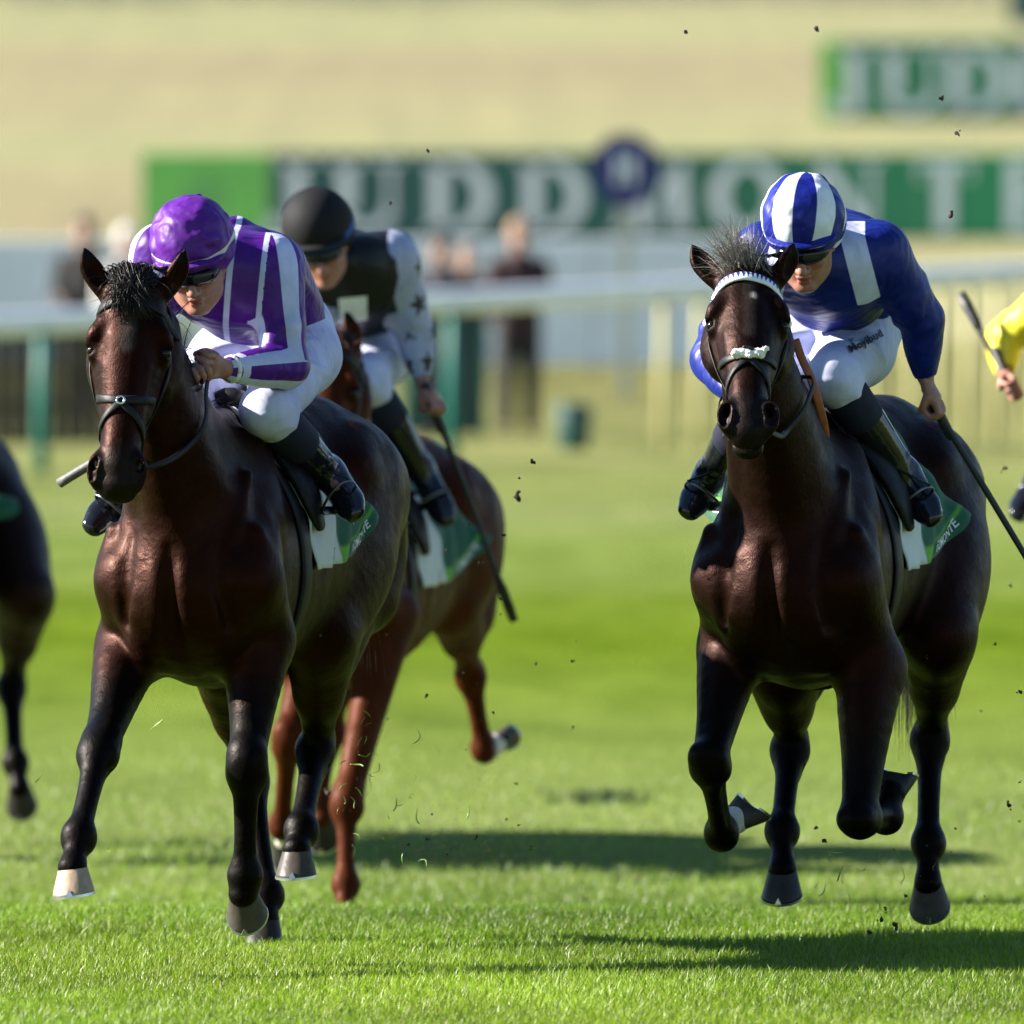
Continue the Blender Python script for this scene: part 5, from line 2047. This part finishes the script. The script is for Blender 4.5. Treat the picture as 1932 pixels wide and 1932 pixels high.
def spectator(label, px, Y, h, top, legs, hair, arm=0.25, lean=0.0, hat=None, seed=0):
    z0 = float(gz(Y))
    root = empty("spectator", (at(px, 600, Y)[0], Y, z0), R(-90 + seed * 7))
    tag(root, label, "person", "spectators behind the rail")
    k = h / 1.75
    lo, hi = (-.35, -.5, -.05), (.45, .5, 1.85 * k)
    B = Field(lo, hi, .016)
    hc = np.array([.03 + lean, 0, 1.63]) * k
    B.ell(hc, np.array([.10, .078, .12]) * k, None, .02)
    B.ell(hc + np.array([.03, 0, -.06]) * k, np.array([.07, .058, .06]) * k, None, .02)
    B.chain([tuple(hc + np.array([.10, 0, .0]) * k) + (.012,), tuple(hc + np.array([.118, 0, -.03]) * k) + (.016,)], .01)
    B.chain([tuple(np.array([.0 + lean * .8, 0, 1.42]) * k) + (.055,), tuple(hc - np.array([0, 0, .05 * k])) + (.052,)], .03)
    B.chain([(0, 0, .95 * k, .13, .09), (lean * .5, 0, 1.2 * k, .14, .10), (lean * .8, 0, 1.40 * k, .13, .08)], .04)
    for s_ in (1, -1):
        sh_ = np.array([lean * .8, s_ * .19, 1.38]) * k
        el_ = sh_ + np.array([.05, s_ * .05, -.28]) * k
        wr_ = el_ + np.array([arm, -s_ * .06, -.10 + arm * .4]) * k
        hd_ = wr_ + np.array([.07, 0, -.01]) * k
        B.chain([tuple(sh_) + (.05,), tuple(el_) + (.038,), tuple(wr_) + (.026,)], .02, n=1)
        for q in range(4):
            B.chain([tuple(hd_ + np.array([0, (q - 1.5) * .018, 0])) + (.010,), tuple(hd_ + np.array([.05, (q - 1.5) * .020, -.015])) + (.008,)], .004)
        B.chain([tuple(wr_) + (.024,), tuple(hd_) + (.036, .018)], .01)
        B.chain([tuple(hd_ + np.array([-.02, -s_ * .035, 0])) + (.010,), tuple(hd_ + np.array([.03, -s_ * .055, 0])) + (.008,)], .005)
        B.chain([(0, s_ * .09, .92 * k, .08), (.02, s_ * .10, .50 * k, .055), (-.02, s_ * .10, .10 * k, .035), (.10, s_ * .11, .04, .03)], .03)
    V, F = B.mesh(1)
    mesh_obj("body", V, F, "skin", root, attrs={"col": np.tile((.34, .19, .14), (len(V), 1))})
    K = Field(lo, hi, .018)
    K.chain([(0, 0, .86 * k, .17, .12), (lean * .5, 0, 1.18 * k, .18, .13), (lean * .8, 0, 1.40 * k, .155, .10)], .05)
    for s_ in (1, -1):
        sh_ = np.array([lean * .8, s_ * .19, 1.38]) * k
        el_ = sh_ + np.array([.05, s_ * .05, -.28]) * k
        wr_ = el_ + np.array([arm, -s_ * .06, -.10 + arm * .4]) * k
        K.chain([tuple(sh_) + (.072,), tuple(el_) + (.058,), tuple(wr_) + (.042,)], .03, n=1)
    V, F = K.mesh(1)
    mesh_obj("coat", V, F, top, root)
    K = Field(lo, hi, .018)
    for s_ in (1, -1):
        K.chain([(0, s_ * .085, .93 * k, .105), (.02, s_ * .10, .50 * k, .078), (-.02, s_ * .10, .10 * k, .062)], .03)
    V, F = K.mesh(1)
    mesh_obj("trousers", V, F, legs, root)
    K = Field(lo, hi, .014)
    K.ell(hc + np.array([-.02, 0, .03]) * k, np.array([.112, .092, .12]) * k, None, .01)
    K.ell(hc + np.array([.10, 0, -.05]) * k, np.array([.10, .10, .12]) * k, None, .01, 'sub')
    V, F = K.mesh(1)
    mesh_obj("hair", V, F, hair, root)
    for s_ in (1, -1):
        K = Field((-.2, s_ * .10 - .1, -.05), (.3, s_ * .10 + .1, .2), .012)
        K.chain([(-.05, s_ * .10, .05, .042), (.08, s_ * .11, .035, .040, .034), (.16, s_ * .115, .028, .030, .024)], .02)
        V, F = K.mesh(1)
        mesh_obj("shoe", V, F, "spec_hair", root)


spectator("spectator in a dark maroon coat standing upright behind the rail", 978, 98, 1.74, "wear_maroon", "wear_dark", "spec_hair_fair", .18, seed=1)
spectator("shorter dark haired spectator in navy leaning on the rail", 838, 97, 1.60, "wear_navy", "wear_navy", "spec_hair", .28, .06, seed=-2)
spectator("fair faced spectator close beside the teal banner", 878, 99, 1.50, "wear_dark", "wear_navy", "spec_hair_fair", .22, .03, seed=2)
spectator("pale grey dressed spectator behind the purple jockey's shoulder", 238, 100, 1.66, "wear_grey", "wear_grey", "wear_grey", .15, seed=3)
spectator("dark dressed spectator at the left, behind the rail above the brown shade planks", 160, 101, 1.72, "wear_dark", "wear_dark", "spec_hair", .2, seed=-1)

# ---- pale dry grass high on the hill
g = np.random.default_rng(77)
n = 5200
Yh = g.uniform(222, 266, n)
Xh = g.uniform(-14, 14, n)
Zh = gz(Yh)
Hh_ = g.uniform(.4, 1.0, n)
wd = g.uniform(.012, .035, n)
ax = g.normal(0, .08, n)
Pq = np.zeros((n, 3, 3))
Pq[:, 0] = np.stack([Xh - wd, Yh, Zh - .02], -1)
Pq[:, 1] = np.stack([Xh + wd, Yh + .01, Zh - .02], -1)
Pq[:, 2] = np.stack([Xh + ax, Yh + ax, Zh + Hh_], -1)
i_ = np.arange(n) * 3
tag(mesh_obj("dry_grass", Pq.reshape(-1, 3), [np.stack([i_, i_ + 1, i_ + 2], -1)], "pale_straw"), "tall pale dry grass along the top of the hill", "grass", kind="stuff")
# ------------------------------------------------------------------ the five horses
def ear(fr, px, py, f, op):
    return dict(tip=fr.J(px, py, f), open=np.array(op, float))


GRP = "racehorses galloping towards the finish"
# A: bay in front on the left
fa = Frame(459, 35.5, R(16))
J = fa.J
specA = dict(
    coat=(.0068, .0017, .0006), points=(.0010, .0009, .0009), stock=.55, chest_l=.02, leg=1.08, seed=3, tail_len=.5, tail_mat='hair_black',
    fore=[dict(elbow=J(488, 1210, .45), knee=J(466, 1442, .66), fet=J(462, 1655, .60), cor=J(459, 1686, .60), hoof=(62, 0, 4), hm='hoof_grey'),
          dict(elbow=J(247, 1225, .47), knee=J(188, 1412, .84), fet=J(148, 1580, 1.06), cor=J(137, 1636, 1.12), hoof=(4, 7, 6), hm='hoof_pale')],
    hind=[dict(stifle=J(606, 1195, -.25), hock=J(598, 1405, -.56), fet=J(568, 1567, -.27), cor=J(560, 1602, -.22), hoof=(6, 2, 6), hm='hoof_grey'),
          dict(stifle=J(425, 1235, -.22), hock=J(470, 1450, -.62), fet=J(503, 1690, -.46), cor=J(500, 1732, -.42), hoof=(2, 0, 6))],
    head=dict(poll=J(248, 532, 1.00), muzzle=J(216, 912, 1.20), lat=np.array([-.17, .985, 0.0]),
              ears=[ear(fa, 350, 470, .93, (.55, .75, 0)), ear(fa, 158, 467, .97, (.8, .55, 0))],
              marks=[(.11, .19, .004, .008, (.05, .034, .028), .05)]),
    forelock=dict(n=420, len=.11, dir=(.35, .0, .9), spread=.6, mat='hair_black', grav=2.2, locks=420),
    tail=dict(dir=(-.5, .35, -.4), n=500, len=.8, blow=(.1, .5, -.7)))
horseA = build_horse(fa, "bay racehorse with black forelock at far left front, ridden by the purple jockey", GRP, specA, HRES)

# B: dark bay in front on the right
fb = Frame(1562, 35.45, R(16))
J = fb.J
specB = dict(
    coat=(.0044, .0013, .0007), points=(.0009, .0008, .0008), stock=.65, chest_l=.03, leg=1.06, seed=11, tail_mat='hair_black',
    fore=[dict(elbow=J(1643, 1262, .45), knee=J(1620, 1545, .62), fet=J(1672, 1538, .36), cor=J(1682, 1497, .33), hoof=(172, 0, 8), hm='hoof_dark', axes=((-.35, .12, .92), (-.95, -.15, -.3))),
          dict(elbow=J(1383, 1225, .46), knee=J(1338, 1438, .76), fet=J(1362, 1572, .52), cor=J(1386, 1548, .44), hoof=(128, 35, -20), hm='hoof_grey', sock=.6, axes=((-.35, .55, .75), (-.9, .1, -.4)))],
    hind=[dict(stifle=J(1772, 1195, -.28), hock=J(1756, 1380, -.62), fet=J(1751, 1592, -.46), cor=J(1751, 1665, -.42), hoof=(48, 0, 4), hm='hoof_grey'),
          dict(stifle=J(1478, 1255, -.2), hock=J(1493, 1402, -.42), fet=J(1475, 1568, -.2), cor=J(1476, 1640, -.13), hoof=(20, 0, 4))],
    head=dict(poll=J(1411, 496, .95), muzzle=J(1412, 800, 1.30), lat=np.array([-.27, .96, 0.0]), open=.022, flare=1.3,
              ears=[ear(fb, 1498, 458, .86, (.5, .75, 0)), ear(fb, 1306, 462, .9, (.85, .5, .1))],
              marks=[(.06, .26, .004, .006, (.04, .028, .024), .05), (.118, .128, .014, .006, (.40, .36, .35), .016)]),
    forelock=dict(n=1000, w=.0011, curl=.32, len=.165, dir=(-.15, -.55, 1.0), spread=.30, mat='hair_grey', grav=.25),
    tail=dict(dir=(-.4, -.3, -.5), n=500, len=.85, blow=(.1, -.2, -.8)))
horseB = build_horse(fb, "dark bay racehorse with zigzag browband and fleece noseband, ridden by the blue jockey", GRP, specB, HRES)

# C: chestnut behind the purple jockey
fc = Frame(683, 41.3, R(16), -.27)
J = fc.J
specC = dict(mat='coat_chestnut',
    coat=(.052, .0125, .0035), points=(.052, .0125, .0035), stock=.2, chest_l=0, leg=1.0, seed=21, tail_len=.4, tail_mat='hair_brown', muz=(.03, .010, .004),
    fore=[dict(elbow=J(735, 1160, .42), knee=J(655, 1510, .74), fet=J(652, 1670, .80), cor=J(650, 1722, .86), hoof=(0, 0, 4)),
          dict(elbow=J(600, 1185, .45), knee=J(545, 1395, .66), fet=J(532, 1560, .5), cor=J(540, 1585, .42), hoof=(60, 0, 4), sock=.6)],
    hind=[dict(stifle=J(850, 1130, -.5), hock=J(886, 1262, -.90), fet=J(914, 1415, -1.0), cor=J(935, 1405, -1.06), hoof=(135, 30, -15), sock=.6, hm='hoof_grey'),
          dict(stifle=J(650, 1180, -.3), hock=J(625, 1370, -.5), fet=J(600, 1520, -.38), cor=J(606, 1545, -.36), hoof=(55, 0, 4))],
    head=dict(poll=J(618, 645, .95), muzzle=J(590, 915, 1.2), lat=np.array([0, 1.0, 0.0]),
              ears=[ear(fc, 652, 585, .84, (.7, .6, 0)), ear(fc, 575, 590, .84, (.8, .5, 0))], marks=[]))
specC['forelock'] = dict(n=120, len=.12, dir=(.3, 0, .9), spread=.5, mat='hair_brown', grav=1.5)
horseC = build_horse(fc, "chestnut racehorse running behind the bay, ridden by the jockey in the black cap", GRP, specC, HRES * 1.35)

# D and E: mostly outside the frame
fd = Frame(-205, 45.0, R(14), -.25)
J = fd.J


def relocal(sp):
    return {k: v for k, v in sp.items()}


def leg_copy(lg):
    return {k: (np.array(v) if isinstance(v, np.ndarray) else v) for k, v in lg.items()}


specD = relocal(specB)
specD.update(coat=(.006, .003, .0025), points=(.0009, .0008, .0008), seed=31,
             fore=[leg_copy(x) for x in specB['fore']], hind=[leg_copy(x) for x in specB['hind']])
specD['hind'][0] = dict(stifle=J(48, 1120, -.25), hock=J(22, 1285, -.52), fet=J(29, 1440, -.32), cor=J(37, 1487, -.28), hoof=(55, 0, 4))
horseD = build_horse(fd, "dark racehorse cut off by the left edge, only its left flank and hind leg showing", GRP, specD, HRES * 1.6)
fe = Frame(2150, 41.0, R(9), -.26)
specE = relocal(specA)
specE.update(coat=(.008, .0025, .0012), seed=41)
horseE = build_horse(fe, "bay racehorse cut off by the right edge, carrying the yellow jockey", GRP, specE, HRES * 1.6)
# ------------------------------------------------------------------ the jockeys and their tack
def arr(*a):
    return [np.array(x) for x in a]


J = fa.J
spA = dict(
    mid_up=.06, pelvis=J(520, 610, -.18), chest=J(432, 515, .25), neck=J(412, 505, .36), head=J(368, 500, .50), look=(25, 11, 7), hs=1.0,
    shoulder=[J(515, 500, .25), J(305, 478, .33)], elbow=[J(540, 690, .30), J(250, 700, .36)], wrist=[J(428, 697, .53), J(335, 735, .58)], hand=[J(395, 690, .61), J(362, 715, .66)],
    grip=[(.2, .3, 1), (.1, -1.0, -.5)], hip=[J(568, 672, -.18), J(430, 680, -.18)], knee=[J(502, 775, .30), J(318, 800, .30)], ankle=[J(616, 888, .05), J(250, 905, .06)], toe=[J(664, 960, .15), J(182, 985, .14)],
    jacket="silk_purple", cap="cap_purple", cap_pat='band', cap_bun=True, cap_wrinkle=1.3, pattern=pat_purple, seed=2)
jA = build_jockey(fa, "jockey in purple silks with white striped sleeves and purple cap", spA, JRES)
bits = build_bridle(horseA)
build_reins(horseA, bits, [spA['hand'][0], spA['hand'][1]])
build_saddlery(horseA, "cloth_green", "9", flare=(.02, .02), breast=False)
for i in (0, 1):
    build_stirrup(horseA, spA['ankle'][i], spA['toe'][i])
MB().torus(spA['wrist'][0] + unit(spA['elbow'][0] - spA['wrist'][0]) * .018, spA['elbow'][0] - spA['wrist'][0], .034, .008, 20, 8).build("wristband", "wrist_white", jA['root'])
build_whip(fa, "grey whip pointing down past the muzzle of the bay horse", [spA['hand'][1] + np.array([.02, .02, .03]), J(240, 828, .62), J(112, 912, .60)], "whip_grey", False, (.012, .013, .014, .0145))

J = fb.J
spB = dict(
    mid_up=.07, pelvis=J(1608, 585, -.20), chest=J(1562, 492, .18), neck=J(1528, 490, .33), head=J(1518, 456, .44), look=(28, 9, 2), hs=1.0,
    shoulder=[J(1660, 474, .18), J(1442, 475, .26)], elbow=[J(1737, 600, .03), J(1345, 680, .38)], wrist=[J(1745, 705, -.05), J(1385, 740, .58)], hand=[J(1757, 752, -.06), J(1410, 735, .66)],
    grip=[J(1775, 790, -.1) - J(1757, 752, -.06) + np.array([.25, 0, 0]), (.1, 1, -.5)], hip=[J(1615, 658, -.18), J(1500, 660, -.18)], knee=[J(1572, 712, .28), J(1420, 770, .28)], ankle=[J(1702, 890, .05), J(1345, 890, .05)], toe=[J(1752, 968, .10), J(1305, 955, .12)],
    jacket="silk_blue", cap="cap_blue", cap_pat='gores', cap_wrinkle=.9, pattern=pat_blue, seed=5, boot_top='boot_top', boot_start=.075, hem=.115)
jB = build_jockey(fb, "jockey in royal blue silks with white epaulettes and blue striped cap", spB, JRES)
bits = build_bridle(horseB, brow='brow_white', zig=True, fleece=True)
build_reins(horseB, bits, [spB['hand'][1] + np.array([0, .06, 0]), spB['hand'][1]])
build_saddlery(horseB, "cloth_green", "1", flare=(.05, .30), breast=False)
for i in (0, 1):
    build_stirrup(horseB, spB['ankle'][i], spB['toe'][i])
print_text(fb, jB['KB'], jB['root'], "Moyibud", 1604, 668, R(29), 20, "print_black", "breeches_lettering")
print_text(fb, jB['KB'], jB['root'], "Y", 1602, 652, R(10), 15, "print_teal", "breeches_emblem")
PR = cr_spline(np.array([J(1500, 640, .64), J(1512, 675, .63), J(1530, 715, .62), J(1545, 762, .60), J(1555, 805, .55), J(1559, 850, .46)]), 4)
MB().strap(PR, np.tile(np.array([.9, .45, .1]), (len(PR), 1)), .024, .005).build("rein_loop", "leather_tan", horseB['root'])
build_whip(fb, "black whip held back in the blue jockey's hand beside the dark horse's flank", [spB['hand'][0] + unit(J(1740, 715, -.06) - J(1775, 790, -.08)) * .03, J(1775, 785, -.09), J(1860, 925, -.16), J(1965, 1100, -.22)], r=(.011, .010, .010, .009))

J = fc.J
spC = dict(
    mid_up=.05, pelvis=J(704, 612, -.18), chest=J(676, 512, .22), neck=J(640, 495, .34), head=J(606, 463, .46), look=(26, 14, 10), hs=1.0, bh=.85,
    shoulder=[J(738, 485, .20), J(590, 500, .25)], elbow=[J(785, 630, .08), J(590, 680, .36)], wrist=[J(795, 712, .10), J(640, 720, .55)], hand=[J(812, 752, .12), J(655, 725, .62)],
    grip=[J(845, 840, .08) - J(812, 752, .12) + np.array([.2, 0, 0]), (.1, 1, -.5)], hip=[J(715, 668, -.18), J(640, 670, -.18)], knee=[J(690, 718, .28), J(575, 760, .28)], ankle=[J(790, 880, .05), J(525, 900, .05)], toe=[J(838, 972, .08), J(500, 965, .10)],
    jacket="silk_black", cap="cap_black", cap_pat='rim', cap_wrinkle=0, pattern=pat_stars, seed=9)
jC = build_jockey(fc, "jockey in black silks with white starred sleeves and plain black cap", spC, JRES * 1.25)
bits = build_bridle(horseC)
build_reins(horseC, bits, [spC['hand'][1] + np.array([0, .06, 0]), spC['hand'][1]], tan="leather_tan")
build_saddlery(horseC, "cloth_green", None, flare=(.10, .05), breast=False)
for i in (0, 1):
    build_stirrup(horseC, spC['ankle'][i], spC['toe'][i])
build_whip(fc, "black whip hanging down from the starred sleeve beside the chestnut's rump", [J(803, 728, .13), J(830, 800, .10), J(885, 940, .02), J(942, 1095, -.06)], r=(.013, .011, .010, .009))
VP = []
for a_ in np.linspace(0, 1, 6):
    for b_ in np.linspace(0, 1, 6):
        VP.append(pix_hit(fc, jC['KJ'], 640 + 52 * a_, 561 - 5 * a_ + 46 * b_ - 3 * a_ * b_, .008)[0])
mesh_obj("chest_patch", np.array(VP), [(i * 6 + j, i * 6 + j + 1, i * 6 + j + 7, i * 6 + j + 6) for i in range(5) for j in range(5)], "vest_patch", jC['root'])


def shifted(sp, d, **kw):
    o = dict(sp)
    for k in ('pelvis', 'chest', 'neck', 'head'):
        o[k] = sp[k] + d
    for k in ('shoulder', 'elbow', 'wrist', 'hand', 'hip', 'knee', 'ankle', 'toe'):
        o[k] = [q + d for q in sp[k]]
    o.update(kw)
    return o


spD = shifted(spA, np.zeros(3), jacket="silk_green", cap="cap_yellow", cap_pat='none', cap_bun=False, pattern=pat_plain, seed=15)
jD = build_jockey(fd, "jockey in dark green silks on the horse beyond the left edge", spD, JRES * 1.6)
build_bridle(horseD)
build_saddlery(horseD, "cloth_green", None, flare=(.02, .05), breast=False)
for i in (0, 1):
    build_stirrup(horseD, spD['ankle'][i], spD['toe'][i])

J = fe.J
spE = shifted(spA, np.zeros(3), jacket="silk_yellow", cap="cap_yellow", cap_pat='none', cap_bun=False, pattern=pat_plain, seed=17)
spE['shoulder'] = [spA['shoulder'][0], J(1985, 575, .28)]
spE['elbow'] = [spA['elbow'][0], J(1897, 638, .20)]
spE['wrist'] = [spA['wrist'][0], J(1893, 700, .34)]
spE['hand'] = [spA['hand'][0], J(1905, 722, .40)]
spE['grip'] = [spA['grip'][0], J(1835, 590, .3) - J(1905, 722, .40)]
spE['toe'] = [spA['toe'][0], J(1925, 965, .02)]
spE['ankle'] = [spA['ankle'][0], J(1965, 895, -.15)]
spE['knee'] = [spA['knee'][0], J(2020, 790, .18)]
spE['look'] = (38, 4, 2)
jE = build_jockey(fe, "jockey in bright yellow silks, only one arm and boot inside the right edge", spE, JRES * 1.3)
build_bridle(horseE)
build_saddlery(horseE, "cloth_green", None, flare=(.1, .16), breast=False)
for i in (0, 1):
    build_stirrup(horseE, spE['ankle'][i], spE['toe'][i])
build_whip(fe, "black whip raised in the yellow jockey's hand at the right edge", [J(1912, 738, .41), J(1900, 712, .39), J(1868, 660, .35), J(1848, 622, .32)], r=(.011, .010, .009, .008))
# ------------------------------------------------------------------ turf thrown up by the hooves
simple("soil", (.035, .022, .014), .95, .4, 80, .6, 120)


def clod_mesh(seed):
    g = np.random.default_rng(seed)
    K = Field((-.05, -.05, -.05), (.05, .05, .05), .006)
    for _ in range(6):
        K.ell(g.normal(size=3) * .011, g.uniform(.006, .017, 3), None, .006)
    V, F = K.mesh(0)
    me = mesh_obj("turf_clod", V, F, "soil", smooth=False)
    d = me.data
    bpy.data.objects.remove(me)
    return d


clods = [clod_mesh(s) for s in range(5)]
g = np.random.default_rng(12)
spots = [(975, 937, .75), (1003, 872, .45), (737, 383, .35), (1540, 55, .45), (1808, 250, .5), (1795, 405, .5), (1893, 883, .5), (1905, 1105, .35), (1925, 1305, .4), (1905, 1518, .5), (1942, 1600, .5), (1540, 1560, .35), (1295, 60, .4), (1776, 185, .4), (620, 1495, .6), (950, 1010, .3), (1080, 1372, .25), (1555, 1585, .45), (807, 285, .3), (1660, 1735, .5), (1690, 1745, .6), (1672, 1715, .4), (1710, 1690, .35), (1640, 1760, .4)]
for k in range(34):
    spots.append((float(np.clip(g.normal(850, 130), 560, 1150)), float(g.uniform(900, 1640)), float(g.uniform(.12, .34))))
for k in range(22):
    spots.append((float(np.clip(g.normal(1760, 110), 1560, 1925)), float(g.uniform(850, 1750)), float(g.uniform(.12, .32))))
for k, (px, py, sc) in enumerate(spots):
    o = bpy.data.objects.new("turf_clod", clods[k % 5])
    COL.objects.link(o)
    Y = float(g.uniform(34.6, 37.5)) if py < 1550 else float(g.uniform(34.8, 35.8))
    o.location = tuple(at(px, py, Y))
    o.rotation_euler = tuple(g.uniform(0, 6, 3))
    o.scale = (sc * .75,) * 3
    where = "high in the air before the green boards" if py < 480 else ("beside the blue jockey's horse" if px > 1480 else ("low in the dust behind the chestnut horse" if py > 1250 else "in mid air between the two leading horses"))
    tag(o, "small dark clod of soil flying " + where, "clod", "clods of soil in the air")


def clip_mesh(seed):
    g = np.random.default_rng(seed)
    P = cr_spline(np.array([[0, 0, 0], [.012, .004, .006], [.026, .002 + g.normal() * .002, .004], [.040, g.normal() * .004, -.001]]), 3)
    m = MB().strap(P, np.tile([0, .3, 1], (len(P), 1)), np.interp(np.linspace(0, 1, len(P)), [0, .5, 1], [.0035, .004, .001]), .0008)
    o = mesh_obj("grass_clipping", np.array(m.v), m.f, "clip_green", smooth=True)
    d = o.data
    bpy.data.objects.remove(o)
    return d


simple("tuft_dark", (.022, .045, .010), .8, .3, 30)
simple("soil_pale", (.14, .085, .055), .95, .3, 80)
simple("clip_green", (.16, .28, .05), .45, .3, 60)
clips = [clip_mesh(s) for s in range(5)]
sp2 = [(690, 1370), (742, 1530), (735, 1545), (748, 1522), (738, 1560), (722, 1580), (706, 1598), (690, 1500), (668, 1525), (650, 1515), (640, 1490), (700, 1460), (760, 1610), (790, 1625), (806, 1440), (880, 1545), (1560, 1606), (1575, 1612), (1568, 1625), (1535, 1675), (1545, 1690), (275, 1618), (306, 1358), (66, 1482), (205, 1600), (1700, 1665), (1685, 1600), (1930, 1520)]
for k in range(26):
    sp2.append((float(np.clip(g.normal(700, 60), 570, 900)), float(g.uniform(1340, 1640))))
for k in range(14):
    sp2.append((float(np.clip(g.normal(1650, 70), 1520, 1800)), float(g.uniform(1590, 1780))))
for k, (px, py) in enumerate(sp2):
    o = bpy.data.objects.new("grass_clipping", clips[k % 5])
    COL.objects.link(o)
    o.location = tuple(at(px, py, float(g.uniform(34.7, 36.0))))
    o.rotation_euler = tuple(g.uniform(0, 6, 3))
    sc = float(g.uniform(.5, 1.2))
    o.scale = (sc, sc, sc)
    where = "under the dark horse at the right" if px > 1480 else ("beside the hind legs of the bay and chestnut" if px > 480 else "near the outstretched foreleg of the bay")
    tag(o, "torn green blade of grass flying " + where, "grass blade", "torn grass in the air")
tf = at(1130, 1480, 47.5)
g2 = np.random.default_rng(3)
tr = np.stack([tf[0] + g2.normal(0, .09, 420), 47.5 + g2.normal(0, .12, 420), np.full(420, float(gz(47.5)) - .005)], -1)
tu = hair_strands("grass_tuft", "tuft_dark", None, tr, np.array([0, 0, 1.0]) + g2.normal(0, .35, (420, 3)), .07, .2, .003, 4, .6, 5)
tag(tu, "dark tuft of longer grass alone on the turf between the leading horses", "grass tuft", kind="stuff")
# fine dust of soil, too small to count
n = 3600
px = np.concatenate([g.normal(880, 95, n), g.normal(1690, 70, 260)])
py = np.concatenate([np.clip(1660 - np.abs(g.normal(0, 170, n)), 1150, 1690), 1775 - np.abs(g.normal(0, 110, 260))])
V, T = [], []
for a, b in zip(px, py):
    c = at(a, b, g.uniform(35.2, 39.5) if a < 1400 else g.uniform(35, 36.2))
    r = .0007 + .0016 * g.uniform() ** 3
    k = len(V)
    for q in ((1, 0, -.6), (-.6, .8, -.5), (-.5, -.8, -.4), (0, 0, 1)):
        V.append(c + np.array(q) * r)
    T += [(k, k + 1, k + 3), (k + 1, k + 2, k + 3), (k + 2, k, k + 3), (k, k + 2, k + 1)]
tag(mesh_obj("soil_dust", np.array(V), [np.array(T)], "soil_pale", smooth=False), "fine brown dust of soil hanging behind the hooves", "dust", kind="stuff")
